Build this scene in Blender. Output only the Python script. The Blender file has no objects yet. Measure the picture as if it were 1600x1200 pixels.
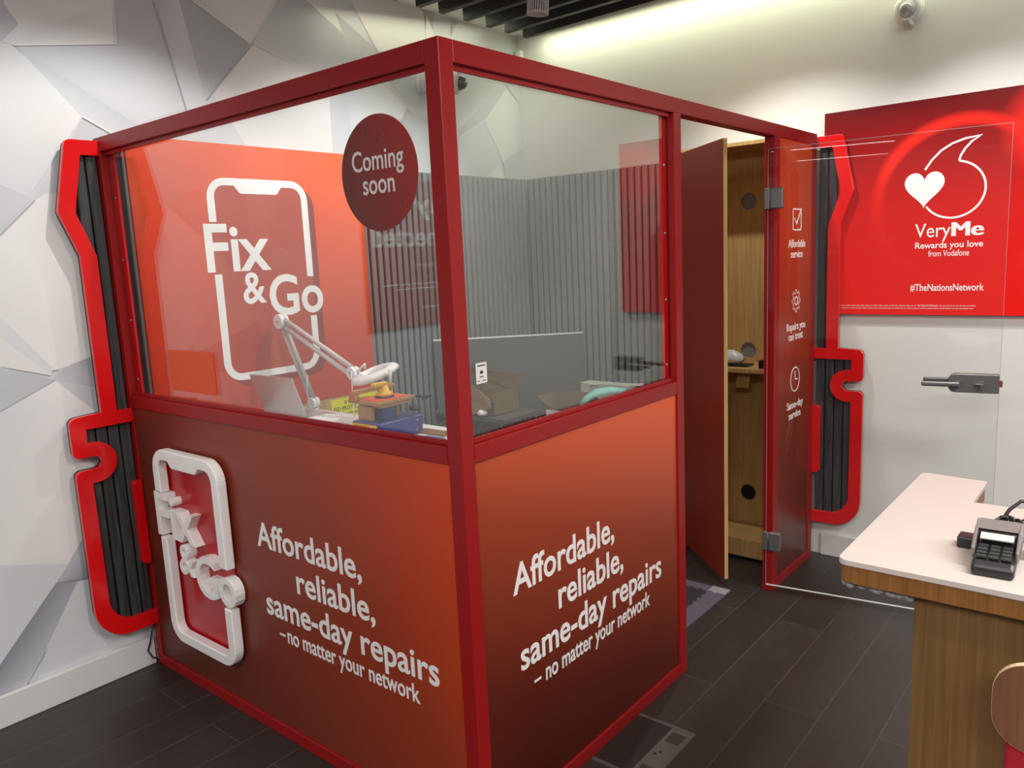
import bpy, bmesh, math, random
from math import pi, sin, cos, radians as R
from mathutils import Vector, Matrix

random.seed(7)
S = bpy.context.scene
COL = S.collection

# ------------------------------------------------------------------ camera
cam_d = bpy.data.cameras.new('camera')
cam_o = bpy.data.objects.new('camera', cam_d)
COL.objects.link(cam_o)
_r = Vector((0.77197123, 0.6339759, -0.04620586))
_u = Vector((-0.06653636, 0.15288157, 0.9860021))
_d = Vector((-0.63216559, 0.75809088, -0.16020263))
M = Matrix((_r, _u, -_d)).transposed().to_4x4()
M.translation = Vector((3.14427962, -3.98386393, 1.59560418))
cam_o.matrix_world = M
cam_d.sensor_fit = 'HORIZONTAL'
cam_d.sensor_width = 36.0
cam_d.lens = 1227.5072 / 1600 * 36.0
cam_d.clip_start = 0.02
S.camera = cam_o

# ------------------------------------------------------------------ world, exposure, lights
S.view_settings.view_transform = 'Standard'
S.view_settings.look = 'None'
S.view_settings.exposure = 0.0
S.view_settings.gamma = 1.0
S.view_settings.use_curve_mapping = False
wd = bpy.data.worlds.new('shop_ambient')
wd.use_nodes = True
S.world = wd
wd.node_tree.nodes['Background'].inputs['Color'].default_value = (1.0, 0.98, 0.95, 1)
wd.node_tree.nodes['Background'].inputs['Strength'].default_value = 0.27

def light(name, kind, loc, energy, target=None, color=(1, 1, 1), size=0.1, size_y=None, angle=90, blend=0.6):
    l = bpy.data.lights.new(name, kind)
    l.energy = energy
    l.color = color
    if kind == 'AREA':
        l.size = size
        if size_y:
            l.shape = 'RECTANGLE'
            l.size_y = size_y
    else:
        l.shadow_soft_size = size
    if kind == 'SPOT':
        l.spot_size = R(angle)
        l.spot_blend = blend
    o = bpy.data.objects.new(name, l)
    COL.objects.link(o)
    o.location = loc
    if target is not None:
        o.rotation_euler = (Vector(target) - Vector(loc)).to_track_quat('-Z', 'Y').to_euler()
    return o

WARM = (1.0, 0.985, 0.955)
light('wall_washer_spot', 'SPOT', (0.75, -2.50, 2.76), 34, (0.55, -2.62, 1.0), WARM, 0.02, angle=132, blend=0.45)
light('shop_washer_spot', 'SPOT', (1.6, -3.6, 2.80), 44, (0.0, -3.1, 1.0), WARM, 0.05, angle=78, blend=0.9)  # added fill spot, evens out the light on the mural
light('booth_spot', 'SPOT', (0.95, -1.35, 2.60), 54, (0.0, -1.45, 1.3), WARM, 0.04, angle=104, blend=0.7)
light('doorway_spot', 'SPOT', (1.70, -0.72, 2.76), 46, (1.75, -0.50, 1.0), WARM, 0.02, angle=116, blend=0.5)
light('poster_spot', 'SPOT', (2.55, -0.75, 2.80), 36, (2.5, 0.0, 0.9), WARM, 0.03, angle=80, blend=0.6)
light('side_mural_spot', 'SPOT', (1.5, -4.45, 2.80), 70, (0.0, -4.4, 1.5), WARM, 0.05, angle=64, blend=0.8)  # added fill spot, brightens the poster mirrored in the front pane
light('far_poster_spot', 'SPOT', (3.9, -0.9, 2.80), 80, (3.6, 0.0, 1.4), WARM, 0.03, angle=110, blend=0.6)  # added fill spot, brightens the bare wall mirrored in the side pane
light('cove_strip_light', 'AREA', (1.6, -0.10, 2.88), 8, (1.6, -0.02, 2.0), (0.96, 1.0, 0.70), 2.8, 0.04)
light('cove_end_light', 'AREA', (0.12, -0.7, 2.88), 2.2, (0.03, -0.7, 2.0), (1.0, 1.0, 0.72), 1.6, 0.04).rotation_euler = (0, R(-6), R(90))
light('counter_spot', 'SPOT', (2.85, -3.3, 2.78), 30, (3.0, -2.3, 0.9), (1.0, 0.9, 0.84), 0.06, angle=80, blend=0.8)
light('shop_panel_light', 'AREA', (3.2, -5.4, 2.80), 110, (3.1, -5.2, 0.0), (1.0, 0.97, 0.93), 2.6, 0.5)  # added fill at ceiling height behind the camera, unseen
light('side_panel_light', 'AREA', (4.6, -2.6, 2.80), 100, (4.5, -2.6, 0.0), (1.0, 0.96, 0.92), 0.5, 2.4)  # added fill at ceiling height on the right, unseen

# ------------------------------------------------------------------ materials
def lin(c):
    return tuple(((v / 255.0) / 12.92 if v / 255.0 <= 0.04045 else ((v / 255.0 + 0.055) / 1.055) ** 2.4) for v in c)

def mat(name, color, rough=0.5, metal=0.0, coat=0.0, spec=0.5):
    m = bpy.data.materials.new(name)
    m.use_nodes = True
    b = m.node_tree.nodes['Principled BSDF']
    b.inputs['Base Color'].default_value = (*color, 1)
    b.inputs['Roughness'].default_value = rough
    b.inputs['Metallic'].default_value = metal
    b.inputs['Specular IOR Level'].default_value = spec
    if coat:
        b.inputs['Coat Weight'].default_value = coat
        b.inputs['Coat Roughness'].default_value = 0.08
    # faint procedural surface variation
    nt = m.node_tree
    n = nt.nodes.new('ShaderNodeTexNoise'); n.inputs['Scale'].default_value = 18
    tc = nt.nodes.new('ShaderNodeTexCoord')
    nt.links.new(tc.outputs['Object'], n.inputs['Vector'])
    mr = nt.nodes.new('ShaderNodeMapRange')
    mr.inputs['To Min'].default_value = max(0.0, rough - 0.012)
    mr.inputs['To Max'].default_value = min(1.0, rough + 0.012)
    nt.links.new(n.outputs['Fac'], mr.inputs['Value'])
    nt.links.new(mr.outputs['Result'], b.inputs['Roughness'])
    return m

def nodes(m):
    return m.node_tree, m.node_tree.nodes['Principled BSDF']

def ramp_mat(name, fac_builder, stops, rough=0.4, spec=0.5):
    m = mat(name, (0.5, 0.5, 0.5), rough, spec=spec)
    nt, b = nodes(m)
    fac = fac_builder(nt)
    cr = nt.nodes.new('ShaderNodeValToRGB')
    el = cr.color_ramp.elements
    el[0].position, el[0].color = stops[0][0], (*stops[0][1], 1)
    el[1].position, el[1].color = stops[-1][0], (*stops[-1][1], 1)
    for p, c in stops[1:-1]:
        e = el.new(p); e.color = (*c, 1)
    nt.links.new(fac, cr.inputs['Fac'])
    nt.links.new(cr.outputs['Color'], b.inputs['Base Color'])
    return m

def axis_grad(ax, lo, hi, wx):
    """print gradient along object axes: fac = sum(w_i * (p_i-lo_i)/(hi_i-lo_i))"""
    def f(nt):
        tc = nt.nodes.new('ShaderNodeTexCoord')
        sp = nt.nodes.new('ShaderNodeSeparateXYZ')
        nt.links.new(tc.outputs['Object'], sp.inputs[0])
        acc = None
        for a, l, h, w in zip(ax, lo, hi, wx):
            mr = nt.nodes.new('ShaderNodeMapRange')
            mr.inputs['From Min'].default_value = l
            mr.inputs['From Max'].default_value = h
            mr.inputs['To Min'].default_value = 0
            mr.inputs['To Max'].default_value = w
            nt.links.new(sp.outputs['XYZ'.index(a)], mr.inputs['Value'])
            if acc is None:
                acc = mr.outputs['Result']
            else:
                ad = nt.nodes.new('ShaderNodeMath'); ad.operation = 'ADD'
                nt.links.new(acc, ad.inputs[0]); nt.links.new(mr.outputs['Result'], ad.inputs[1])
                acc = ad.outputs[0]
        return acc
    return f

def wood_mat(name, c1, c2, grain=(30, 30, 1.2), rough=0.45):
    def f(nt):
        tc = nt.nodes.new('ShaderNodeTexCoord')
        mp = nt.nodes.new('ShaderNodeMapping')
        mp.inputs['Scale'].default_value = grain
        nt.links.new(tc.outputs['Object'], mp.inputs['Vector'])
        n = nt.nodes.new('ShaderNodeTexNoise')
        n.inputs['Scale'].default_value = 3.0
        n.inputs['Detail'].default_value = 6
        n.inputs['Distortion'].default_value = 0.8
        nt.links.new(mp.outputs['Vector'], n.inputs['Vector'])
        return n.outputs['Fac']
    return ramp_mat(name, f, [(0.3, c1), (0.7, c2)], rough)

def glass_mat(name, r0=0.075, tint=(0.97, 0.985, 0.98)):
    m = bpy.data.materials.new(name)
    m.use_nodes = True
    nt = m.node_tree
    nt.nodes.clear()
    out = nt.nodes.new('ShaderNodeOutputMaterial')
    mix = nt.nodes.new('ShaderNodeMixShader')
    tr = nt.nodes.new('ShaderNodeBsdfTransparent'); tr.inputs['Color'].default_value = (*tint, 1)
    gl = nt.nodes.new('ShaderNodeBsdfGlossy'); gl.inputs['Roughness'].default_value = 0.0
    geo = nt.nodes.new('ShaderNodeNewGeometry')
    dot = nt.nodes.new('ShaderNodeVectorMath'); dot.operation = 'DOT_PRODUCT'
    nt.links.new(geo.outputs['Incoming'], dot.inputs[0]); nt.links.new(geo.outputs['Normal'], dot.inputs[1])
    ab = nt.nodes.new('ShaderNodeMath'); ab.operation = 'ABSOLUTE'
    nt.links.new(dot.outputs['Value'], ab.inputs[0])
    om = nt.nodes.new('ShaderNodeMath'); om.operation = 'SUBTRACT'; om.inputs[0].default_value = 1.0
    nt.links.new(ab.outputs[0], om.inputs[1])
    pw = nt.nodes.new('ShaderNodeMath'); pw.operation = 'POWER'; pw.inputs[1].default_value = 5.0
    nt.links.new(om.outputs[0], pw.inputs[0])
    ma = nt.nodes.new('ShaderNodeMath'); ma.operation = 'MULTIPLY_ADD'
    ma.inputs[1].default_value = 1 - r0; ma.inputs[2].default_value = r0
    nt.links.new(pw.outputs[0], ma.inputs[0])
    nt.links.new(ma.outputs[0], mix.inputs['Fac'])
    nt.links.new(tr.outputs[0], mix.inputs[1]); nt.links.new(gl.outputs[0], mix.inputs[2])
    nt.links.new(mix.outputs[0], out.inputs['Surface'])
    return m

def emit_mat(name, color, strength):
    m = mat(name, color)
    b = m.node_tree.nodes['Principled BSDF']
    b.inputs['Emission Color'].default_value = (*color, 1)
    b.inputs['Emission Strength'].default_value = strength
    return m

MT = {}
MT['frame'] = mat('red_powder_coat', (0.31, 0.008, 0.009), 0.36, spec=0.3)
MT['rim'] = mat('bright_red_acrylic', (0.72, 0.004, 0.006), 0.22, coat=0.4)
MT['white_vinyl'] = mat('white_vinyl', (0.92, 0.90, 0.89), 0.5)
MT['white_acrylic'] = mat('white_acrylic', (0.92, 0.91, 0.89), 0.35)
MT['white_paint'] = mat('white_wall_paint', (0.76, 0.76, 0.72), 0.7)
MT['white_gloss'] = mat('white_gloss_paint', (0.72, 0.71, 0.70), 0.3)
MT['glass'] = glass_mat('clear_glass', 0.092)
MT['door_glass'] = glass_mat('clear_door_glass', 0.03, (0.985, 0.99, 0.985))
MT['glass_edge'] = mat('pale_glass_edge', (0.75, 0.78, 0.76), 0.2)
MT['glass_side'] = mat('greenish_glass_side', (0.30, 0.33, 0.32), 0.2)
MT['black'] = mat('black_plastic', (0.012, 0.012, 0.013), 0.35)
MT['dark_wood'] = mat('dark_stained_wood', (0.016, 0.012, 0.010), 0.55)
MT['steel'] = mat('brushed_steel', (0.45, 0.44, 0.44), 0.35, metal=0.9)
MT['dark_steel'] = mat('dark_grey_metal', (0.19, 0.185, 0.185), 0.38, metal=0.6)
MT['silver'] = mat('silver_aluminium', (0.62, 0.61, 0.61), 0.38, metal=0.75)
MT['white_plastic'] = mat('white_plastic', (0.80, 0.79, 0.78), 0.35)
MT['grey_plastic'] = mat('grey_plastic', (0.55, 0.50, 0.49), 0.4)
MT['lens'] = mat('dark_lens', (0.05, 0.06, 0.06), 0.08, coat=1.0)
MT['pale_dome'] = mat('pale_grey_dome', (0.36, 0.36, 0.35), 0.12, coat=1.0)
MT['lamp_white'] = emit_mat('lamp_diffuser', (1.0, 0.97, 0.92), 9.0)
MT['key_grey'] = mat('dark_key_plastic', (0.035, 0.035, 0.036), 0.3)
MT['oak'] = wood_mat('pale_oak_veneer', (0.46, 0.27, 0.09), (0.62, 0.40, 0.16), (26, 26, 1.0))
MT['oak_dark'] = wood_mat('brown_oak_veneer', (0.20, 0.085, 0.018), (0.31, 0.14, 0.035), (40, 40, 1.2))
MT['oak_pedestal'] = wood_mat('oak_laminate', (0.15, 0.080, 0.026), (0.23, 0.128, 0.045), (30, 30, 0.9))
MT['laminate'] = mat('white_laminate', (0.62, 0.555, 0.51), 0.4)
MT['cardboard'] = wood_mat('brown_cardboard', (0.17, 0.12, 0.06), (0.22, 0.155, 0.08), (8, 8, 60), 0.8)
MT['cardboard_dark'] = wood_mat('dark_brown_cardboard', (0.085, 0.058, 0.030), (0.115, 0.080, 0.042), (8, 8, 60), 0.8)
MT['blue_metal'] = mat('blue_painted_metal', (0.035, 0.05, 0.22), 0.3)
MT['yellow'] = mat('yellow_plastic', (0.85, 0.52, 0.02), 0.35)
MT['sign_yellow'] = mat('yellow_sign_plastic', (0.85, 0.80, 0.02), 0.45)
MT['gold'] = mat('brass_anodised_metal', (0.52, 0.31, 0.12), 0.35, metal=0.35)
MT['orange_mat'] = mat('orange_silicone', (0.75, 0.09, 0.03), 0.6)
MT['ink'] = mat('black_ink', (0.02, 0.02, 0.02), 0.6)
MT['paper'] = mat('white_paper', (0.80, 0.77, 0.76), 0.7)
MT['blue_sheet'] = mat('blue_silicone_sheet', (0.16, 0.26, 0.62), 0.5)
MT['teal'] = mat('teal_plastic_bag', (0.24, 0.60, 0.52), 0.35)
MT['plastic_bag'] = mat('clear_plastic_bag', (0.72, 0.72, 0.71), 0.3)
MT['board_grey'] = mat('grey_board', (0.10, 0.105, 0.10), 0.5)
MT['red_door'] = mat('red_laminate_door', (0.36, 0.040, 0.016), 0.42)
MT['dark_red_acrylic'] = mat('red_acrylic_back', (0.46, 0.006, 0.010), 0.22)
MT['red_fabric'] = mat('red_upholstery', (0.45, 0.012, 0.03), 0.8)
MT['mat_grey'] = mat('purple_grey_foam', (0.095, 0.075, 0.105), 0.85)
MT['mat_black'] = mat('black_foam', (0.02, 0.018, 0.02), 0.85)
MT['mat_pale'] = mat('pale_grey_foam', (0.26, 0.24, 0.25), 0.85)
MT['ply'] = mat('pale_plywood_edge', (0.72, 0.55, 0.36), 0.5)
MT['chair_wood'] = wood_mat('brown_beech_veneer', (0.16, 0.075, 0.036), (0.22, 0.105, 0.052), (30, 30, 1.0), 0.4)
MT['foam_strip'] = mat('grey_bubble_foam', (0.34, 0.35, 0.35), 0.6)

# dark fluted wall panelling with wood grain
MT['slat'] = wood_mat('charcoal_wood_slats', (0.016, 0.016, 0.018), (0.060, 0.060, 0.063), (20, 20, 1.4), 0.45)
MT['slat_grey'] = mat('grey_slat_facing', (0.21, 0.215, 0.21), 0.55)
MT['slat_gap'] = mat('black_slat_backing', (0.010, 0.010, 0.011), 0.7)

# printed gradients of the booth panels, front and side with painted sheen and shade
def red_orange(name, ax, lo, hi, w, rough=0.33):
    return ramp_mat(name, axis_grad(ax, lo, hi, w),
                    [(0.0, (0.10, 0.016, 0.008)), (0.35, (0.20, 0.028, 0.012)), (0.7, (0.40, 0.050, 0.016)), (1.0, (0.66, 0.085, 0.02))], rough)
MT['front_print'] = ramp_mat('red_orange_front_print', axis_grad('XZ', (0.1, 0.0), (1.8, 1.1), (0.68, 0.32)),  # print gradient, with shading falloff painted into the dark lower left
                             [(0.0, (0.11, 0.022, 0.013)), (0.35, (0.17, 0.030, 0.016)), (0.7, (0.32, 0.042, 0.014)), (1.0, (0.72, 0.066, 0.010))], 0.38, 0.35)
MT['side_print'] = ramp_mat('red_orange_side_print', axis_grad('YZ', (-2.6, 0.0), (-1.45, 1.1), (0.25, 0.75)),  # print gradient, with sheen at the top and shade below painted in
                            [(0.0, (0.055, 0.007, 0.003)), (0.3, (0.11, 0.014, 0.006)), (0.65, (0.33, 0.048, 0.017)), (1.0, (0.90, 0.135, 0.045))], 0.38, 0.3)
MT['door_side_print'] = red_orange('red_narrow_print', 'YZ', (-0.6, 0.0), (0.0, 2.0), (0.0, 0.95))
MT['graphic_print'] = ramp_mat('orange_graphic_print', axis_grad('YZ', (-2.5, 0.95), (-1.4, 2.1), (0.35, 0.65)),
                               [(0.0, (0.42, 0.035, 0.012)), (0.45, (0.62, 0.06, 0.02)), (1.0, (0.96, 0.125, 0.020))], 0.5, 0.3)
MT['graphic_shadow'] = mat('dark_red_print', (0.26, 0.028, 0.018), 0.5)
MT['graphic_screen'] = mat('brick_red_print', (0.46, 0.055, 0.024), 0.5)
MT['plate_orange'] = mat('orange_cover_plate', (0.78, 0.085, 0.014), 0.5)
MT['sticker_red'] = ramp_mat('red_sticker_print', axis_grad('XZ', (1.42, 1.65), (1.72, 1.98), (0.75, 0.25)),
                             [(0.0, (0.10, 0.020, 0.014)), (0.5, (0.24, 0.022, 0.014)), (1.0, (0.42, 0.022, 0.014))], 0.4)

def ring_poster():
    m = mat('red_ring_poster_print', (0.6, 0.01, 0.01), 0.35, spec=0.25)
    nt, b = nodes(m)
    tc = nt.nodes.new('ShaderNodeTexCoord')
    def dist(c):
        v = nt.nodes.new('ShaderNodeVectorMath'); v.operation = 'DISTANCE'
        v.inputs[1].default_value = c
        nt.links.new(tc.outputs['Object'], v.inputs[0])
        return v.outputs['Value']
    def ramp(val, stops):
        cr = nt.nodes.new('ShaderNodeValToRGB')
        el = cr.color_ramp.elements
        el[0].position, el[0].color = stops[0][0], (*stops[0][1], 1)
        el[1].position, el[1].color = stops[-1][0], (*stops[-1][1], 1)
        for p, c in stops[1:-1]:
            e = el.new(p); e.color = (*c, 1)
        nt.links.new(val, cr.inputs['Fac'])
        return cr.outputs['Color']
    base = ramp(axis_grad('Z', (1.24,), (2.2,), (1.0,))(nt), [(0.0, (0.88, 0.008, 0.004)), (0.5, (0.60, 0.008, 0.006)), (0.75, (0.33, 0.006, 0.006)), (1.0, (0.13, 0.005, 0.006))])  # spotlight falloff painted into the red, dimmer towards the top
    g = (0, 0, 0)
    r1 = ramp(dist((2.44, -0.028, 1.74)), [(0.0, g), (0.312, g), (0.337, (1, 1, 1)), (0.352, (1, 1, 1)), (0.385, g), (1.0, g)])
    r2 = ramp(dist((2.80, -0.028, 2.02)), [(0.0, (1, 1, 1)), (0.12, (1, 1, 1)), (0.24, g), (1.0, g)])
    add = nt.nodes.new('ShaderNodeMix'); add.data_type = 'RGBA'; add.blend_type = 'SCREEN'
    add.inputs['Factor'].default_value = 1.0
    nt.links.new(r1, add.inputs[6]); nt.links.new(r2, add.inputs[7])
    mx = nt.nodes.new('ShaderNodeMix'); mx.data_type = 'RGBA'
    fd = ramp(axis_grad('Z', (1.35,), (2.1,), (1.0,))(nt), [(0.0, (0.05, 0.05, 0.05)), (0.45, (0.35, 0.35, 0.35)), (0.8, (1, 1, 1)), (1.0, (1, 1, 1))])
    mul = nt.nodes.new('ShaderNodeMix'); mul.data_type = 'RGBA'; mul.blend_type = 'MULTIPLY'
    mul.inputs['Factor'].default_value = 1.0
    nt.links.new(add.outputs[2], mul.inputs[6]); nt.links.new(fd, mul.inputs[7])
    nt.links.new(mul.outputs[2], mx.inputs['Factor'])
    nt.links.new(base, mx.inputs[6])
    mx.inputs[7].default_value = (0.88, 0.022, 0.012, 1)
    nt.links.new(mx.outputs[2], b.inputs['Base Color'])
    return m
MT['poster_print'] = ring_poster()

def floor_mat():
    m = mat('dark_plank_floor', (0.03, 0.025, 0.022), 0.42)
    nt, b = nodes(m)
    tc = nt.nodes.new('ShaderNodeTexCoord')
    mp = nt.nodes.new('ShaderNodeMapping')
    mp.inputs['Rotation'].default_value = (0, 0, R(90))
    mp.inputs['Location'].default_value = (0.4, 0.133, 0)
    nt.links.new(tc.outputs['Object'], mp.inputs['Vector'])
    br = nt.nodes.new('ShaderNodeTexBrick')
    br.inputs['Scale'].default_value = 1.0
    br.inputs['Brick Width'].default_value = 1.25
    br.inputs['Row Height'].default_value = 0.19
    br.inputs['Mortar Size'].default_value = 0.0022
    br.inputs['Color1'].default_value = (0.024, 0.019, 0.016, 1)
    br.inputs['Color2'].default_value = (0.034, 0.027, 0.024, 1)
    br.inputs['Mortar'].default_value = (0.065, 0.052, 0.045, 1)
    nt.links.new(mp.outputs['Vector'], br.inputs['Vector'])
    mp2 = nt.nodes.new('ShaderNodeMapping'); mp2.inputs['Scale'].default_value = (26, 1.6, 1)
    nt.links.new(tc.outputs['Object'], mp2.inputs['Vector'])
    n = nt.nodes.new('ShaderNodeTexNoise'); n.inputs['Scale'].default_value = 2.5; n.inputs['Detail'].default_value = 6
    nt.links.new(mp2.outputs['Vector'], n.inputs['Vector'])
    mr = nt.nodes.new('ShaderNodeMapRange'); mr.inputs['To Min'].default_value = 0.7; mr.inputs['To Max'].default_value = 1.3
    nt.links.new(n.outputs['Fac'], mr.inputs['Value'])
    mx = nt.nodes.new('ShaderNodeVectorMath'); mx.operation = 'SCALE'
    nt.links.new(br.outputs['Color'], mx.inputs[0]); nt.links.new(mr.outputs['Result'], mx.inputs['Scale'])
    nt.links.new(mx.outputs['Vector'], b.inputs['Base Color'])
    return m
MT['floor'] = floor_mat()

def mural_mat():
    m = mat('faceted_mural_print', (0.7, 0.7, 0.7), 0.65)
    nt, b = nodes(m)
    a = nt.nodes.new('ShaderNodeAttribute'); a.attribute_name = 'print'
    nt.links.new(a.outputs['Color'], b.inputs['Base Color'])
    return m
MT['mural'] = mural_mat()

# ------------------------------------------------------------------ mesh helpers
class MB:
    def __init__(self):
        self.bm = bmesh.new()

    def box(self, lo, hi, mtx=None):
        x0, y0, z0 = lo; x1, y1, z1 = hi
        vs = [self.bm.verts.new(p) for p in ((x0, y0, z0), (x1, y0, z0), (x1, y1, z0), (x0, y1, z0),
                                             (x0, y0, z1), (x1, y0, z1), (x1, y1, z1), (x0, y1, z1))]
        for f in ((3, 2, 1, 0), (4, 5, 6, 7), (0, 1, 5, 4), (1, 2, 6, 5), (2, 3, 7, 6), (3, 0, 4, 7)):
            self.bm.faces.new([vs[i] for i in f])
        if mtx is not None:
            bmesh.ops.transform(self.bm, matrix=mtx, verts=vs)
        return vs

    def rbox(self, lo, hi, r=0.004, seg=2, mtx=None):
        t = bmesh.new()
        q = MB(); q.bm.free(); q.bm = t
        q.box(lo, hi)
        bmesh.ops.bevel(t, geom=list(t.edges), offset=r, segments=seg, affect='EDGES', profile=0.5)
        if mtx is not None:
            bmesh.ops.transform(t, matrix=mtx, verts=t.verts)
        self._merge(t)

    def _merge(self, t):
        me = bpy.data.meshes.new('tmp'); t.to_mesh(me); t.free()
        self.bm.from_mesh(me); bpy.data.meshes.remove(me)

    def cyl(self, p0, p1, r0, r1=None, n=24, caps=True):
        r1 = r0 if r1 is None else r1
        p0, p1 = Vector(p0), Vector(p1)
        ax = (p1 - p0).normalized()
        a = ax.orthogonal().normalized(); b = ax.cross(a)
        ra = [self.bm.verts.new(p0 + (a * cos(2 * pi * i / n) + b * sin(2 * pi * i / n)) * r0) for i in range(n)]
        rb = [self.bm.verts.new(p1 + (a * cos(2 * pi * i / n) + b * sin(2 * pi * i / n)) * r1) for i in range(n)]
        for i in range(n):
            f = self.bm.faces.new((ra[i], ra[(i + 1) % n], rb[(i + 1) % n], rb[i])); f.smooth = True
        if caps:
            self.bm.faces.new(ra[::-1]); self.bm.faces.new(rb)

    def lathe(self, prof, mtx, n=32):
        rings = []
        for r, z in prof:
            if r < 1e-6:
                rings.append([self.bm.verts.new(mtx @ Vector((0, 0, z)))])
            else:
                rings.append([self.bm.verts.new(mtx @ Vector((r * cos(2 * pi * i / n), r * sin(2 * pi * i / n), z))) for i in range(n)])
        for A, B in zip(rings, rings[1:]):
            for i in range(n):
                j = (i + 1) % n
                if len(A) == 1 and len(B) == 1: continue
                if len(A) == 1: f = self.bm.faces.new((A[0], B[j], B[i]))
                elif len(B) == 1: f = self.bm.faces.new((A[i], A[j], B[0]))
                else: f = self.bm.faces.new((A[i], A[j], B[j], B[i]))
                f.smooth = True

    def tube(self, pts, r, n=8):
        pts = [Vector(p) for p in pts]
        rings = []
        prev = None
        for i, p in enumerate(pts):
            t = (pts[min(i + 1, len(pts) - 1)] - pts[max(i - 1, 0)]).normalized()
            if prev is None:
                a = t.orthogonal().normalized()
            else:
                a = (prev - t * prev.dot(t)).normalized()
            prev = a
            b = t.cross(a)
            rings.append([self.bm.verts.new(p + (a * cos(2 * pi * k / n) + b * sin(2 * pi * k / n)) * r) for k in range(n)])
        for A, B in zip(rings, rings[1:]):
            for k in range(n):
                f = self.bm.faces.new((A[k], A[(k + 1) % n], B[(k + 1) % n], B[k])); f.smooth = True
        self.bm.faces.new(rings[0][::-1]); self.bm.faces.new(rings[-1])

    def poly(self, pts, thick=None):
        vs = [self.bm.verts.new(p) for p in pts]
        f = self.bm.faces.new(vs)
        if thick:
            r = bmesh.ops.extrude_face_region(self.bm, geom=[f])
            bmesh.ops.translate(self.bm, vec=Vector(thick), verts=[v for v in r['geom'] if isinstance(v, bmesh.types.BMVert)])

    def mesh(self, me):
        self.bm.from_mesh(me); bpy.data.meshes.remove(me)

    def obj(self, name, m, parent=None, bevel=0.0):
        bmesh.ops.recalc_face_normals(self.bm, faces=self.bm.faces)
        me = bpy.data.meshes.new(name)
        self.bm.to_mesh(me); self.bm.free()
        me.materials.append(MT[m] if isinstance(m, str) else m)
        o = bpy.data.objects.new(name, me)
        COL.objects.link(o)
        if parent is not None:
            o.parent = parent
            o.matrix_parent_inverse = world(parent).inverted()
        if bevel:
            md = o.modifiers.new('edge', 'BEVEL'); md.width = bevel; md.segments = 2
            md.limit_method = 'ANGLE'; md.angle_limit = R(40)
        return o

def world(o):
    m = Matrix.LocRotScale(o.location, o.rotation_euler, o.scale)
    return world(o.parent) @ o.matrix_parent_inverse @ m if o.parent else m

def tag(o, label, cat, group=None, kind=None):
    o['label'] = label; o['category'] = cat
    if group: o['group'] = group
    if kind: o['kind'] = kind
    return o

def thing(name, label, cat, loc=(0, 0, 0), group=None):
    o = bpy.data.objects.new(name, None)
    COL.objects.link(o)
    o.empty_display_size = 0.05
    o.location = loc
    return tag(o, label, cat, group)

def struct(o, label, cat):
    return tag(o, label, cat, None, 'structure')

# planar frames: local (a, b) in the plane, local z out of it
def plane_y(y):   # faces -y
    return Matrix(((1, 0, 0, 0), (0, 0, -1, y), (0, 1, 0, 0), (0, 0, 0, 1)))
def plane_x(x):   # faces +x
    return Matrix(((0, 0, 1, x), (1, 0, 0, 0), (0, 1, 0, 0), (0, 0, 0, 1)))

def eval_mesh(curve):
    o = bpy.data.objects.new('tmp', curve)
    COL.objects.link(o)
    dg = bpy.context.evaluated_depsgraph_get()
    dg.update()
    me = bpy.data.meshes.new_from_object(o.evaluated_get(dg))
    bpy.data.objects.remove(o); bpy.data.curves.remove(curve)
    return me

def shape(loops, depth, bevel=0.0):
    """closed 2D loops (even-odd fill) extruded from local z=0 to depth"""
    c = bpy.data.curves.new('tmp', 'CURVE')
    c.dimensions = '2D'; c.fill_mode = 'BOTH'
    c.extrude = max(depth / 2 - bevel, 0.0); c.bevel_depth = bevel; c.bevel_resolution = 2
    for k, lp in enumerate(loops):
        area = sum(lp[i - 1][0] * lp[i][1] - lp[i][0] * lp[i - 1][1] for i in range(len(lp)))
        if (area > 0) == (k > 0): lp = lp[::-1]
        s = c.splines.new('POLY')
        s.points.add(len(lp) - 1)
        for p, q in zip(s.points, lp):
            p.co = (q[0], q[1], 0, 1)
        s.use_cyclic_u = True
    me = eval_mesh(c)
    for f in me.polygons: f.use_smooth = False
    me.transform(Matrix.Translation((0, 0, depth / 2)))
    return me

def raw_text(s, bold=0.0, depth=0.0):
    c = bpy.data.curves.new('tmp', 'FONT')
    c.body = s; c.size = 1.0; c.offset = bold; c.extrude = depth
    c.resolution_u = 3
    return eval_mesh(c)

_t = raw_text('H')
CAP = max(v.co.y for v in _t.vertices) - min(v.co.y for v in _t.vertices)
bpy.data.meshes.remove(_t)

def text(s, x0, x1, base, cap, depth=0.0012, bold=0.012, bevel=0.0):
    """lettering spanning x0..x1 on a baseline, cap height given"""
    c = bpy.data.curves.new('tmp', 'FONT')
    c.body = s; c.size = 1.0; c.offset = bold; c.resolution_u = 4
    me = eval_mesh(c)
    xs = [v.co.x for v in me.vertices]
    sx = (x1 - x0) / (max(xs) - min(xs)); sy = cap / CAP
    me.transform(Matrix.Translation((x0, base, 0)) @ Matrix.Diagonal((sx, sy, 1, 1)) @ Matrix.Translation((-min(xs), 0, 0)))
    bm = bmesh.new(); bm.from_mesh(me)
    r = bmesh.ops.extrude_face_region(bm, geom=list(bm.faces))
    bmesh.ops.translate(bm, vec=(0, 0, depth), verts=[v for v in r['geom'] if isinstance(v, bmesh.types.BMVert)])
    for f in bm.faces: f.smooth = False
    bm.to_mesh(me); bm.free()
    return me

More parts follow.
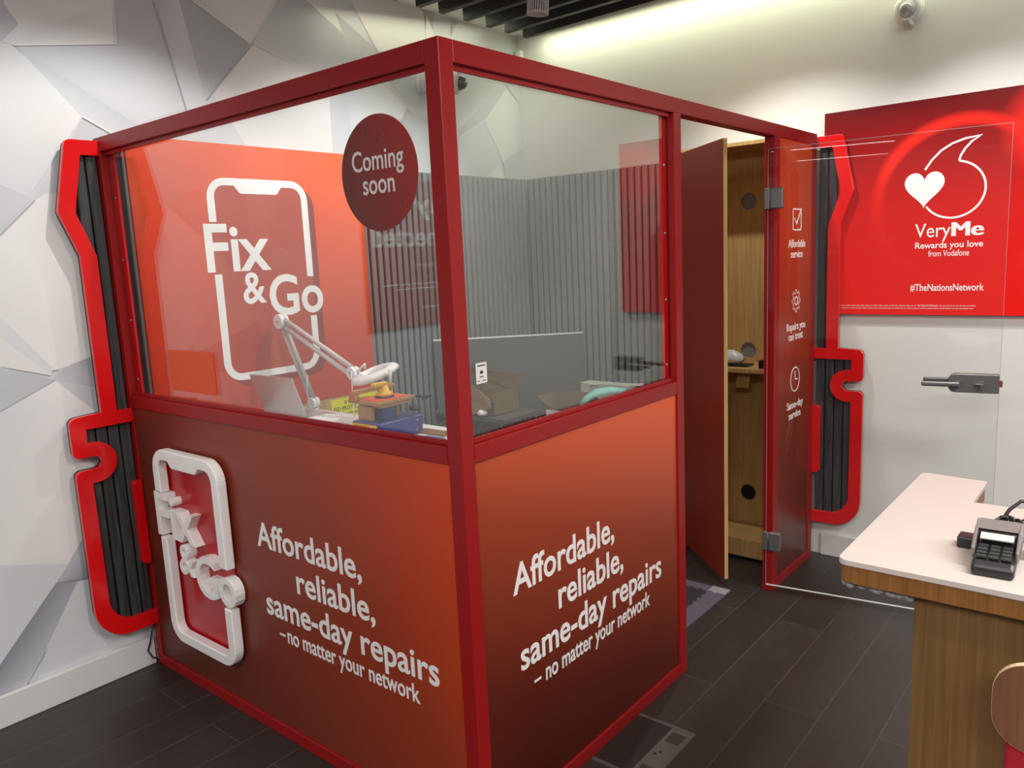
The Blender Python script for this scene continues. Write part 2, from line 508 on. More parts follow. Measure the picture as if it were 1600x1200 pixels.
def heavy(s, x0, x1, base, cap, depth, w):
    """extra bold word: copies of the lettering nudged sideways and joined"""
    q = MB()
    for k, dx in enumerate((-w, -w / 2, 0, w / 2, w)):
        me = text(s, x0 + w, x1 - w, base, cap, depth + k * 1e-5, 0.0)
        me.transform(Matrix.Translation((dx, 0, 0)))
        q.mesh(me)
    out = bpy.data.meshes.new('heavy'); q.bm.to_mesh(out); q.bm.free()
    return out

class Many:
    """several flat pieces of one panel, each linked as its own part"""
    def __init__(self, builders): self.b = builders
    def obj(self, name, m, parent=None, bevel=0.0):
        return [q.obj(name if not isinstance(name, (list, tuple)) else name[i], m, parent, bevel) for i, q in enumerate(self.b)]

def each(meshes, mtx):
    return Many([placed([me], mtx) for me in meshes])

def placed(meshes, mtx):
    b = MB()
    for me in meshes:
        me.transform(mtx); b.mesh(me)
    return b

def rounded(pts, n=6):
    """pts: (x, y, radius) closed; returns points with rounded corners"""
    out = []
    N = len(pts)
    for i in range(N):
        p = Vector(pts[i][:2]); r = pts[i][2] if len(pts[i]) > 2 else 0
        if r <= 0:
            out.append(tuple(p)); continue
        a = (Vector(pts[i - 1][:2]) - p); b = (Vector(pts[(i + 1) % N][:2]) - p)
        la, lb = a.length, b.length
        a.normalize(); b.normalize()
        ang = a.angle(b)
        t = min(r / math.tan(ang / 2), la * 0.499, lb * 0.499)
        rr = t * math.tan(ang / 2)
        ctr = p + (a + b).normalized() * (rr / sin(ang / 2))
        s = p + a * t - ctr; e = p + b * t - ctr
        a0 = math.atan2(s.y, s.x); a1 = math.atan2(e.y, e.x)
        da = (a1 - a0 + pi) % (2 * pi) - pi
        for k in range(n + 1):
            th = a0 + da * k / n
            out.append((ctr.x + rr * cos(th), ctr.y + rr * sin(th)))
    return out

def stroke(pts, w):
    """outline of an open polyline of width w"""
    L, Rr = [], []
    P = [Vector(p) for p in pts]
    for i, p in enumerate(P):
        d0 = (p - P[i - 1]).normalized() if i else None
        d1 = (P[i + 1] - p).normalized() if i < len(P) - 1 else None
        d = (d0 + d1) if d0 and d1 else (d0 or d1)
        if d.length < 1e-4: d = d1
        d = d.normalized()
        nn = Vector((-d.y, d.x))
        k = 1.0
        if d0 and d1:
            k = min(1.0 / max(nn.dot(Vector((-d1.y, d1.x))), 0.35), 2.2)
        L.append(tuple(p + nn * w / 2 * k)); Rr.append(tuple(p - nn * w / 2 * k))
    return L + Rr[::-1]

def arc(cx, cy, r, a0, a1, n=24, ry=None):
    ry = r if ry is None else ry
    return [(cx + r * cos(R(a0 + (a1 - a0) * i / n)), cy + ry * sin(R(a0 + (a1 - a0) * i / n))) for i in range(n + 1)]

# ================================================================== SETTING
b = MB(); b.box((-0.2, -11.0, -0.08), (8.0, 0.2, 0.0))
struct(b.obj('floor', 'floor'), 'dark brown plank floor running under the booth and counter', 'floor')
b = MB(); b.box((-0.2, -11.0, 2.915), (8.0, 0.2, 3.0))
struct(b.obj('ceiling', 'white_paint'), 'white ceiling above the dark baffles', 'ceiling')
b = MB(); b.box((-0.2, 0.0, 0.0), (8.0, 0.15, 2.915))
struct(b.obj('wall_back', 'white_paint'), 'plain white wall carrying the heart logo poster', 'wall')
b = MB(); b.box((1.86, -0.018, 0.0), (8.0, 0.0, 0.118)); b.box((0.0, -0.018, 0.0), (1.80, 0.0, 0.118))
struct(b.obj('baseboard_back', 'white_gloss', bevel=0.004), 'white skirting board along the plain white wall', 'skirting board')
b = MB(); b.box((0.0, -9.0, 0.0), (0.02, -2.62, 0.118)); b.box((0.0, -2.56, 0.0), (0.018, -0.02, 0.118))
struct(b.obj('baseboard_left', 'white_gloss', bevel=0.004), 'white skirting board below the faceted mural', 'skirting board')

# faceted mural wall: printed polygons (y, z) with a tone at each corner
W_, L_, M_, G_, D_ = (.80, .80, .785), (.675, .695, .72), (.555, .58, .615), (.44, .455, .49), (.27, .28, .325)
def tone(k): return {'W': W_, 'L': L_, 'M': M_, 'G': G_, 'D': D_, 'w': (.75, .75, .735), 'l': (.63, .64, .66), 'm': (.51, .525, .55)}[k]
b = bmesh.new()
cl = b.loops.layers.float_color.new('print')
lvl = [0]
def facet(pts, tones):
    lvl[0] += 1
    x = 0.00012 * lvl[0] - 0.0086
    vs = [b.verts.new((x, p[0], p[1])) for p in pts]
    f = b.faces.new(vs)
    for k, lp in enumerate(f.loops):
        lp[cl] = (*tone(tones[k % len(tones)]), 1)
def seam(p, q, t='M', w=0.004):
    d = (Vector(q) - Vector(p)).normalized(); n = Vector((-d.y, d.x)) * w / 2
    facet([tuple(Vector(p) + n), tuple(Vector(q) + n), tuple(Vector(q) - n), tuple(Vector(p) - n)], t)
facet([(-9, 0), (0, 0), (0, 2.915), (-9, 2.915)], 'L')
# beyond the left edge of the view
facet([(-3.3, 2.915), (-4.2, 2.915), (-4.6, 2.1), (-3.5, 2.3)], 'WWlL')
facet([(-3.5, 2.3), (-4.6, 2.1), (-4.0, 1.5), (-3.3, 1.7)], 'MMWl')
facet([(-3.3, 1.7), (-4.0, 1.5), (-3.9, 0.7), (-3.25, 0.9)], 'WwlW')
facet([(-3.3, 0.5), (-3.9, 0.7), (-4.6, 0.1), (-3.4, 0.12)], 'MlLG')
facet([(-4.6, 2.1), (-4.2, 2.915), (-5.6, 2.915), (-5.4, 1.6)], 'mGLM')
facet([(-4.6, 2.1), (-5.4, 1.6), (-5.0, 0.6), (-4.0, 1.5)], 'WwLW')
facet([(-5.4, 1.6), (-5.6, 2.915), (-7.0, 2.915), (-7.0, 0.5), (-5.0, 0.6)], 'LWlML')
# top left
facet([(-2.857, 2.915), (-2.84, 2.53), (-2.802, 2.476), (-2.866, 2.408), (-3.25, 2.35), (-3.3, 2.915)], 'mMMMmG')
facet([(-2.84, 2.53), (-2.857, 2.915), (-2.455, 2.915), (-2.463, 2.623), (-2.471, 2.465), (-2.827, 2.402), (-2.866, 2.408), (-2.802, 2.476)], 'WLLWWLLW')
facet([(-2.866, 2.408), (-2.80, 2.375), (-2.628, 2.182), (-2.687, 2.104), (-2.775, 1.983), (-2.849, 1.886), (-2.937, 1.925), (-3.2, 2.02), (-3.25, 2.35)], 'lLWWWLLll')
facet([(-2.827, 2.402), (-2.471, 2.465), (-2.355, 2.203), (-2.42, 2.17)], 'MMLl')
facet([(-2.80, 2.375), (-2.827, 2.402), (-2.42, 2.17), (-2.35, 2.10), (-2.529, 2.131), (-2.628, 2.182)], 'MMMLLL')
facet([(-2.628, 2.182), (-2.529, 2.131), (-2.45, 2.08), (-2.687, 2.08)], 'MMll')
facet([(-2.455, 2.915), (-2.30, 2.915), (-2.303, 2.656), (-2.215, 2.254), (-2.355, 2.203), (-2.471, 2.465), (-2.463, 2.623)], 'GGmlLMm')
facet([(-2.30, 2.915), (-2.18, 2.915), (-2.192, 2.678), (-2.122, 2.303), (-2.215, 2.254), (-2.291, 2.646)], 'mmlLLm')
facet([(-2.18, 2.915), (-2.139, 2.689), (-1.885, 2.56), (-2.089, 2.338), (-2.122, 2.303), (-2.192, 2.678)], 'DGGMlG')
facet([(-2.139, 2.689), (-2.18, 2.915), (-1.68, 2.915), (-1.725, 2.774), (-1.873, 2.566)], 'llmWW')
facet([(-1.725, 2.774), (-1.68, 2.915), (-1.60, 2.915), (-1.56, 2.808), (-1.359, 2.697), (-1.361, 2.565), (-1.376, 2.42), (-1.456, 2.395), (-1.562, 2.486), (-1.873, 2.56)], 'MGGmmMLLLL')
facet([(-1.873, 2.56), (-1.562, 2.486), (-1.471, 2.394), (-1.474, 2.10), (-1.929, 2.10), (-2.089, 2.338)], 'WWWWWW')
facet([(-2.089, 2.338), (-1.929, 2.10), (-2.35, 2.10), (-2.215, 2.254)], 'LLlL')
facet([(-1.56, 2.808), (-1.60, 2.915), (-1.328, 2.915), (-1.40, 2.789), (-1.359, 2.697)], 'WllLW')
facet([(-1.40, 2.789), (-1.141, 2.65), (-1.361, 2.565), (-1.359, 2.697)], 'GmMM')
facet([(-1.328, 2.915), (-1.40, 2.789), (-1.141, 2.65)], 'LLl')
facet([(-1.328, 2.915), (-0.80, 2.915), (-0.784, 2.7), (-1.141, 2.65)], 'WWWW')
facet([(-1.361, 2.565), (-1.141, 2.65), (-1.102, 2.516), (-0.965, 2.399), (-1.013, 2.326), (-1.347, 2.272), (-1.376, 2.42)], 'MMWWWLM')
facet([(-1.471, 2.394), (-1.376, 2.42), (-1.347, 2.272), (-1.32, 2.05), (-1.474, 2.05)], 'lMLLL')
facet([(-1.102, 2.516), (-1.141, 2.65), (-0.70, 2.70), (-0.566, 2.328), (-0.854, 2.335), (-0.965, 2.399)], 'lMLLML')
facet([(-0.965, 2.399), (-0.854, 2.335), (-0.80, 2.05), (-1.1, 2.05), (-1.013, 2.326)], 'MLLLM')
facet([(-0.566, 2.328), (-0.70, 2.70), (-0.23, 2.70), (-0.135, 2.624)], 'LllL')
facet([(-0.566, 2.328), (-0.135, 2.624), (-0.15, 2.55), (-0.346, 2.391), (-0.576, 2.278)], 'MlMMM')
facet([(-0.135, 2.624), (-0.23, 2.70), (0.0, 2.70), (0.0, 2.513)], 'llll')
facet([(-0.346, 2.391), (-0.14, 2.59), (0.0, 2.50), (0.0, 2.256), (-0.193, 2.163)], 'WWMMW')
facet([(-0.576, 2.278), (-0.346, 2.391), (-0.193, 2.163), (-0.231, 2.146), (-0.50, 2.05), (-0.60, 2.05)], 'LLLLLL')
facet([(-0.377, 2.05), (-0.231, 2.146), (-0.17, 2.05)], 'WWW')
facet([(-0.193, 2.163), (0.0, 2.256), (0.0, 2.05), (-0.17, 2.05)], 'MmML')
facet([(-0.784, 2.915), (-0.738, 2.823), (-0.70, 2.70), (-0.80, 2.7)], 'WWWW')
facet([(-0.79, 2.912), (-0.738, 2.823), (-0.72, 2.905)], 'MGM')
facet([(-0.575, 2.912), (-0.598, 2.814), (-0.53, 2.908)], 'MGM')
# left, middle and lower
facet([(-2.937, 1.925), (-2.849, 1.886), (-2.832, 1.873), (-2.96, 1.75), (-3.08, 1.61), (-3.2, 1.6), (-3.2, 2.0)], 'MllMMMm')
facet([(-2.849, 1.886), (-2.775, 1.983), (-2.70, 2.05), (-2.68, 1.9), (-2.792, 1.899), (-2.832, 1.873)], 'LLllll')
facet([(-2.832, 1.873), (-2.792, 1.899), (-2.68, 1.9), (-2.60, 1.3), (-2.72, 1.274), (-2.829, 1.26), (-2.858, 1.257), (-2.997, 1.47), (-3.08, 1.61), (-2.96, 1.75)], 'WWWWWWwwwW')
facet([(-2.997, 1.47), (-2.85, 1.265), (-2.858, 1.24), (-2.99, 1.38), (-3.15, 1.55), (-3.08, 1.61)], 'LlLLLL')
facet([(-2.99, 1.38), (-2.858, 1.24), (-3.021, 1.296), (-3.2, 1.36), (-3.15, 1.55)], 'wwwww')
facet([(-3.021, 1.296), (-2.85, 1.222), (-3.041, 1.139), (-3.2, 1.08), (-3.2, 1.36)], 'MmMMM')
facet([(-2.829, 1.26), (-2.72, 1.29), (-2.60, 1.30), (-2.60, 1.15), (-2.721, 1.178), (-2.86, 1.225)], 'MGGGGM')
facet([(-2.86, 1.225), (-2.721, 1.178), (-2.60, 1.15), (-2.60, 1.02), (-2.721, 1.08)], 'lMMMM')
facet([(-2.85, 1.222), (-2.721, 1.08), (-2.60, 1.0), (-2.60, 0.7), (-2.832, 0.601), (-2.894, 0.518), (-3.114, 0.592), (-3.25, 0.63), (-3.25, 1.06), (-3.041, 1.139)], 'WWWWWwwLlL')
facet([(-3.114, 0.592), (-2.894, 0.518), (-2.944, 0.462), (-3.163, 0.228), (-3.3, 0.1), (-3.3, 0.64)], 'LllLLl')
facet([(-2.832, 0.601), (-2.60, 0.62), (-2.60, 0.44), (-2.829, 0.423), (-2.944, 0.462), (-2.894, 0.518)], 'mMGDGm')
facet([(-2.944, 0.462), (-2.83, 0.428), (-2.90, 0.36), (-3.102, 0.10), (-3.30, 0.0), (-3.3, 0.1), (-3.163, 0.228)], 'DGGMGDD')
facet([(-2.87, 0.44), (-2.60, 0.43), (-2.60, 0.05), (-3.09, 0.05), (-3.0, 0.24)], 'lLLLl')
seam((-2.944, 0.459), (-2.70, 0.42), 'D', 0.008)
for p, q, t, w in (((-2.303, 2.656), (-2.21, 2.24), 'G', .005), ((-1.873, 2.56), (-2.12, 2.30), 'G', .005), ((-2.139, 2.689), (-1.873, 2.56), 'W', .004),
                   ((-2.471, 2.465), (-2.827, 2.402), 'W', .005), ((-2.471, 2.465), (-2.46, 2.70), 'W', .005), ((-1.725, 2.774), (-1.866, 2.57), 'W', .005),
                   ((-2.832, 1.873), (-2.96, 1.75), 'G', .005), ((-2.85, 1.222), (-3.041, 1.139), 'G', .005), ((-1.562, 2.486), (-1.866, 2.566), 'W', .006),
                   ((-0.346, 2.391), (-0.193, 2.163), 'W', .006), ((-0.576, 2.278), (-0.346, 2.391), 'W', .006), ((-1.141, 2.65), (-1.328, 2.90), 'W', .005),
                   ((-2.628, 2.182), (-2.45, 2.09), 'W', .006), ((-1.102, 2.516), (-0.965, 2.399), 'W', .006), ((-0.965, 2.399), (-0.854, 2.335), 'W', .005)):
    seam(p, q, t, w)
# wall body behind the print
vs = [b.verts.new(p) for p in ((-0.15, -9, 0), (-0.15, 0.0, 0), (-0.15, 0.0, 2.915), (-0.15, -9, 2.915), (-0.0088, -9, 0), (-0.0088, 0, 0), (-0.0088, 0, 2.915), (-0.0088, -9, 2.915))]
for f in ((0, 1, 2, 3), (4, 7, 6, 5), (0, 4, 5, 1), (3, 2, 6, 7), (0, 3, 7, 4), (1, 5, 6, 2)):
    ff = b.faces.new([vs[i] for i in f])
    for lp in ff.loops: lp[cl] = (*L_, 1)
me = bpy.data.meshes.new('wall_left'); b.to_mesh(me); b.free()
me.materials.append(MT['mural'])
wl = bpy.data.objects.new('wall_left', me); COL.objects.link(wl)
struct(wl, 'wall papered with a white and grey faceted geometric mural', 'wall')

# ceiling baffles
first = None
ys = [-1.213, -1.046, -0.886, -0.703, -0.522, -0.362, -0.198]
for i, y in enumerate(ys):
    if first is None:
        bb = MB(); bb.box((0, -0.018, 0), (6.4, 0.018, 0.083))
        o = first = bb.obj('ceiling_baffle', 'dark_wood', bevel=0.002)
    else:
        o = first.copy(); COL.objects.link(o)
    o.location = (0.205, y, 2.8318)
    o.rotation_euler = (0, 0, R(-1.5))
    tag(o, ['dark wooden ceiling baffle, %s from the plain white wall' % k for k in ('seventh', 'sixth', 'fifth', 'fourth', 'third', 'second', 'nearest')][i] if i < 6 else
        'dark wooden ceiling baffle nearest to the plain white wall', 'ceiling baffle', 'dark baffles under the ceiling')

# ================================================================== SLATTED WALL PANELS
def outline_left(side):
    """outer outline in (u, z): u is the distance beyond the booth face"""
    return [(-0.03, 2.085, 0), (0.116, 2.085, 0.022), (0.169, 1.828, 0.006), (0.111, 1.672, 0.006), (0.111, 1.082, 0.004), (0.230, 1.075, 0.028),
            (0.230, 0.925, 0.022), (0.165, 0.925, 0), (0.155, 0.9245, 0), (0.140, 0.918, 0), (0.130, 0.899, 0), (0.140, 0.880, 0), (0.155, 0.8735, 0), (0.165, 0.873, 0), (0.230, 0.873, 0.022),
            (0.229, 0.190, 0.17), (-0.03, 0.190, 0)]
W = 0.052
upper_hole = [(-0.03, 2.035, 0), (0.071, 2.035, 0.004), (0.113, 1.825, 0.004), (0.057, 1.668, 0.004), (0.057, 1.078, 0.003), (-0.03, 1.078, 0)]
lower_hole = [(-0.03, 1.030, 0), (0.178, 1.030, 0.004), (0.178, 0.975, 0.003)] + [(0.155 + 0.076 * cos(R(a)), 0.899 + 0.076 * sin(R(a)), 0) for a in range(90, 271, 15)] + \
             [(0.178, 0.823, 0.003), (0.177, 0.245, 0.12), (-0.03, 0.245, 0)]

def panel_wall(name, label, frame, u0, sgn, length, back, where):
    t = thing(name, label, 'wall panel', (0, 0, 0))
    t.location = where
    f = lambda pts: [(u0 + sgn * p[0], p[1]) + tuple(p[2:]) for p in pts]
    e0 = u0 + sgn * 0.0008
    strip = lambda pts, n: [p for p in rounded(f(pts), n) if (p[0] - e0) * sgn > 0]
    out = [(e0, 2.085)] + strip(outline_left(0), 8) + [(e0, 0.190)]
    h1 = [(e0, 2.035)] + strip(upper_hole, 4) + [(e0, 1.078)]
    h2 = [(e0, 1.030)] + strip(lower_hole, 8) + [(e0, 0.245)]
    placed([shape([out + h2[::-1] + h1[::-1]], 0.022, 0.002)], frame(back + 0.022)).obj('edge_trim', 'rim', t)
    # fluted infill: battens clipped to the outline of the two openings, running on behind the booth
    bo_, bi_ = MB(), MB()
    pitch = 0.0445
    inside = [rounded(f(upper_hole), 4), rounded(f(lower_hole), 8)]
    def span(u):
        """z intervals of the two openings at u"""
        res = []
        for lp in inside:
            zs = []
            for i in range(len(lp)):
                a, c = lp[i], lp[(i + 1) % len(lp)]
                if (a[0] - u) * (c[0] - u) < 0:
                    zs.append(a[1] + (c[1] - a[1]) * (u - a[0]) / (c[0] - a[0]))
            zs.sort()
            res += [(zs[k], zs[k + 1]) for k in range(0, len(zs) - 1, 2)]
        return res
    n = int((length + 0.23) / pitch) + 1
    for k in range(n):
        ua = 0.225 - k * pitch - 0.004
        outer = ua > 0
        ub = ua - (0.038 if outer else 0.0275)
        bm = bo_ if outer else bi_
        if ub < 0.0008 and ua > -0.052: continue
        if -ub > length: break
        um = u0 + sgn * (ua + ub) / 2
        if ua > -0.03:
            sp = [(a - 0.01, c + 0.01) for a, c in span(um if ub > -0.03 else u0 + sgn * (-0.029))]
        else:
            sp = [(0.19, 2.06)]
        for z0, z1 in sp:
            A, B = sorted((u0 + sgn * ua, u0 + sgn * ub))
            pr = [(A, 0), (B, 0), (B, 0.0135), (B - 0.003, 0.0165), (A + 0.003, 0.0165), (A, 0.0135)]
            F = frame(back + 0.006)
            v0 = [bm.bm.verts.new(F @ Vector((p[0], z0, p[1]))) for p in pr]
            v1 = [bm.bm.verts.new(F @ Vector((p[0], z1, p[1]))) for p in pr]
            for i in range(6):
                bm.bm.faces.new((v0[i], v0[(i + 1) % 6], v1[(i + 1) % 6], v1[i]))
            bm.bm.faces.new(v0[::-1]); bm.bm.faces.new(v1)
    bo_.obj('outer_slats', 'slat', t)
    bi_.obj('inner_slats', 'slat_grey', t)
    A, B = u0 + sgn * (-length), u0 + sgn * (-0.050)
    lo, hi = min(A, B), max(A, B)
    m1 = shape([[(e0, 2.080)] + [(p[0] - sgn * 0.004, p[1]) for p in strip(outline_left(0), 8)] + [(e0, 0.195)]], 0.005)
    m2 = shape([[(lo, 0.19), (hi, 0.19), (hi, 2.06), (lo, 2.06)]], 0.005)
    placed([m1, m2], frame(back)).obj('backing_board', 'slat_gap', t)
    # small raised red bumper at the booth post
    lp = rounded(f([(0.0008, 0.79, 0), (0.030, 0.79, 0.022), (0.030, 0.45, 0.022), (0.0008, 0.45, 0)]), 6)
    placed([shape([lp], 0.03, 0.002)], frame(back + 0.022)).obj('bumper', 'rim', t)
    return t

panel_wall('slatted_wall_panel', 'charcoal slatted wall panel with jagged red edge on the faceted mural wall', plane_x, -2.615, -1, 2.594, 0.022, (0.0, -1.4, 0.19))
panel_wall('slatted_wall_panel', 'charcoal slatted wall panel with jagged red edge on the plain white wall', lambda v: plane_y(-v), 1.83, 1, 1.79, 0.020, (1.0, 0.0, 0.19))

# ================================================================== THE BOOTH
XW, YD, PS, HT = 1.83, -2.615, 0.048, 2.10
ZT, ZM1, ZM0, ZB = 2.049, 1.1295, 1.0835, 0.0452
Y2A, Y2B, Y3A, Y3B = -1.4898, -1.4393, -0.5861, -0.5301
XL, YR = 0.0645, -0.0645
booth = thing('repair_booth', 'red framed glazed repair booth standing in the corner of the shop', 'booth', (0.95, -1.3, 0))
def part(name, lo, hi, m='frame', bevel=0.002, parent=None):
    q = MB(); q.box(lo, hi)
    return q.obj(name, m, parent or booth, bevel)
G = 0.0006
part('post', (XW - PS, YD, 0), (XW, YD + PS, HT))                       # corner
part('post', (XW - PS, Y2A, 0), (XW, Y2B, ZT))
part('post', (XW - PS, Y3A, 0), (XW, Y3B, ZT))
part('post', (XW - PS, YR - 0.05, 0), (XW, YR, HT))
part('post', (0.0225, YD, 0), (XL, YD + PS, HT))
part('top_rail', (XL + G, YD, ZT), (XW - PS - G, YD + PS, HT))
part('top_rail', (XW - PS, YD + PS + G, ZT), (XW, YR - 0.05 - G, HT))
part('middle_rail', (XL + G, YD, ZM0), (XW - PS - G, YD + PS, ZM1))
part('middle_rail', (XW - PS, YD + PS + G, ZM0), (XW, Y2A - G, ZM1))
part('bottom_rail', (XL + G, YD, 0), (XW - PS - G, YD + PS, ZB))
part('bottom_rail', (XW - PS, YD + PS + G, 0), (XW, Y2A - G, ZB))
part('bottom_rail', (XW - PS, Y3B + G, 0), (XW, YR - 0.05 - G, ZB))
# glazing beads with screws
gx0, gx1 = XL + 0.006, XW - PS - 0.012
for z in (ZM1, ZT - 0.014): part('glazing_bead', (gx0, YD + 0.014, z), (gx1, YD + 0.022, z + 0.014), 'frame', 0.001)
gy0, gy1 = YD + PS + 0.014, Y2A - 0.006
for z in (ZM1, ZT - 0.014): part('glazing_bead', (XW - 0.022, gy0, z), (XW - 0.014, gy1, z + 0.014), 'frame', 0.001)
bead = part('glazing_bead', (XL, YD + 0.033, ZM1), (XL + 0.036, YD + 0.042, ZT), 'rim', 0.001)  # upright beads: interior light painted in as a brighter red than the frame
bead2 = part('glazing_bead', (XW - 0.042, Y2A - 0.03, ZM1), (XW - 0.033, Y2A, ZT), 'rim', 0.001)
for z in (1.19, 1.42, 1.65, 1.88):
    q = MB(); q.lathe([(0.0, 0.004), (0.004, 0.0032), (0.006, 0.0)], Matrix.Translation((XL + 0.014, YD + 0.033, z)) @ Matrix.Rotation(R(90), 4, 'X'), 10)
    q.obj('screw', 'steel', bead)
    q = MB(); q.lathe([(0.0, 0.004), (0.004, 0.0032), (0.006, 0.0)], Matrix.Translation((XW - 0.033, Y2A - 0.012, z)) @ Matrix.Rotation(R(90), 4, 'Y'), 10)
    q.obj('screw', 'steel', bead2)
part('window_pane', (XL, YD + 0.024, ZM1), (XW - PS, YD + 0.031, ZT), 'glass', 0)
part('window_pane', (XW - 0.031, YD + PS, ZM1), (XW - 0.024, Y2A, ZT), 'glass', 0)

SLOGAN = ('Affordable,', 'reliable,', 'same-day repairs', 'no matter your network')
fp = part('front_panel', (XL + G, YD + 0.008, ZB + G), (XW - PS - G, YD + 0.026, ZM0 - G), 'front_print', 0)
each([text(SLOGAN[0], .854, 1.390, .680, .083, bold=.014), text(SLOGAN[1], 1.058, 1.437, .559, .083, bold=.014),
        text(SLOGAN[2], .871, 1.690, .443, .083, bold=.014), text('\u2013', .934, .966, .364, .054, bold=.010), text(SLOGAN[3], .978, 1.606, .364, .054, bold=.010)],
       plane_y(YD + 0.008)).obj('lettering', 'white_vinyl', fp)
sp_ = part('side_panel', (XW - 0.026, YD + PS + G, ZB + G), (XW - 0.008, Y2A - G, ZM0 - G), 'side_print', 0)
each([text(SLOGAN[0], -2.435, -1.919, .676, .084, bold=.014), text(SLOGAN[1], -2.230, -1.868, .559, .084, bold=.014),
        text(SLOGAN[2], -2.416, -1.614, .444, .084, bold=.014), text('\u2013', -2.360, -2.328, .365, .054, bold=.010), text(SLOGAN[3], -2.305, -1.699, .365, .054, bold=.010)],
       plane_x(XW - 0.008)).obj('lettering', 'white_vinyl', sp_)
np_ = part('narrow_panel', (XW - 0.026, Y3B + G, ZB + G), (XW - 0.006, YR - 0.05 - G, ZT - G), 'door_side_print', 0)

# icons and captions of the narrow panel
phone = rounded([(-.358, 1.652, .012), (-.249, 1.652, .012), (-.249, 1.752, .012), (-.358, 1.752, .012)], 5)
phin = rounded([(-.351, 1.659, .007), (-.256, 1.659, .007), (-.256, 1.745, .007), (-.351, 1.745, .007)], 5)
tick = stroke([(-.338, 1.708), (-.310, 1.682), (-.250, 1.752)], .007)
gc = (-.305, 1.33)
def gear(r_in, r_out, n=8):
    pts = []
    for k in range(n):
        a = 360 / n * k
        for da, r in ((-13, r_in), (-9, r_out), (9, r_out), (13, r_in)):
            pts.append((gc[0] + r * cos(R(a + da)), gc[1] + r * sin(R(a + da))))
    return pts
gi = gear(.036, .049)
ck = [arc(-.307, .960, .060, 0, 360, 40)[:-1], arc(-.307, .960, .054, 0, 360, 40)[:-1]]
hand = stroke([(-.307, 1.0), (-.307, .960), (-.275, .958)], .006)
each([shape([phone, phin], .0012), shape([tick], .0016), shape([gear(.040, .053), gi], .0012), shape([arc(*gc, .022, 0, 360, 30)[:-1], arc(*gc, .016, 0, 360, 30)[:-1]], .0012),
        shape(ck, .0012), shape([hand], .0012),
        text('Affordable', -.408, -.194, 1.577, .034, bold=.012), text('service', -.378, -.228, 1.530, .034, bold=.012),
        text('Repairs you', -.421, -.183, 1.196, .034, bold=.012), text('can trust', -.396, -.212, 1.150, .034, bold=.012),
        text('Same-day', -.408, -.200, .824, .034, bold=.012), text('service', -.385, -.230, .775, .034, bold=.012)],
       plane_x(XW - 0.006)).obj(['phone_icon', 'tick_mark', 'gear_icon', 'gear_hub', 'clock_icon', 'clock_hands'] + ['lettering'] * 6, 'white_vinyl', np_)

# round sticker on the front pane
sk = placed([shape([arc(1.571, 1.8215, .146, 0, 360, 64)[:-1]], 0.0008)], plane_y(YD + 0.0238)).obj('sticker', 'sticker_red', booth)
sk['label'] = 'round dark red coming soon sticker'
each([text('Coming', 1.471, 1.668, 1.832, .050, .0006, .010), text('soon', 1.508, 1.630, 1.772, .050, .0006, .010)],
       plane_y(YD + 0.0228)).obj('lettering', 'white_plastic', sk)
dr = MB()
for k in range(46):
    a, rr = random.uniform(0, 2 * pi), 0.135 * math.sqrt(random.random())
    x, z = 1.571 + rr * cos(a), 1.8215 + rr * sin(a)
    if 1.76 < z < 1.90: continue
    s = random.uniform(.0012, .003)
    dr.lathe([(0, s * .5), (s * .7, s * .35), (s, 0)], Matrix.Translation((x, YD + 0.0230, z)) @ Matrix.Rotation(R(90), 4, 'X') @ Matrix.Diagonal((1, 1.5, 1, 1)), 8)
dr.obj('air_bubbles', mat('dark_red_bubble', (0.10, 0.010, 0.008), 0.3), sk)['kind'] = 'stuff'
part('cover_plate', (0.372, YD + 0.0195, 1.172), (0.668, YD + 0.0238, 1.319), 'plate_orange', 0.0008)['label'] = 'plain orange square plate on the glass'
# small notice sticker on the side pane
ns = placed([shape([rounded([(-2.521, 1.277, .003), (-2.479, 1.277, .003), (-2.479, 1.331, .003), (-2.521, 1.331, .003)], 3)], .0006)], plane_x(XW - 0.0238)).obj('notice_sticker', 'paper', booth)
ns['label'] = 'small white printed notice sticker'
mk = [shape([[(-2.515, 1.322), (-2.485, 1.322), (-2.485, 1.325), (-2.515, 1.325)]], .0004), shape([arc(-2.5, 1.306, .006, 0, 360, 16, .0045)[:-1]], .0004),
      shape([[(-2.508, 1.293), (-2.492, 1.293), (-2.492, 1.2955), (-2.508, 1.2955)]], .0004), shape([[(-2.516, 1.283), (-2.509, 1.283), (-2.509, 1.285), (-2.516, 1.285)]], .0004),
      shape([[(-2.497, 1.283), (-2.484, 1.283), (-2.484, 1.285), (-2.497, 1.285)]], .0004)]
placed(mk, plane_x(XW - 0.0232)).obj('print', 'ink', ns)['kind'] = 'stuff'

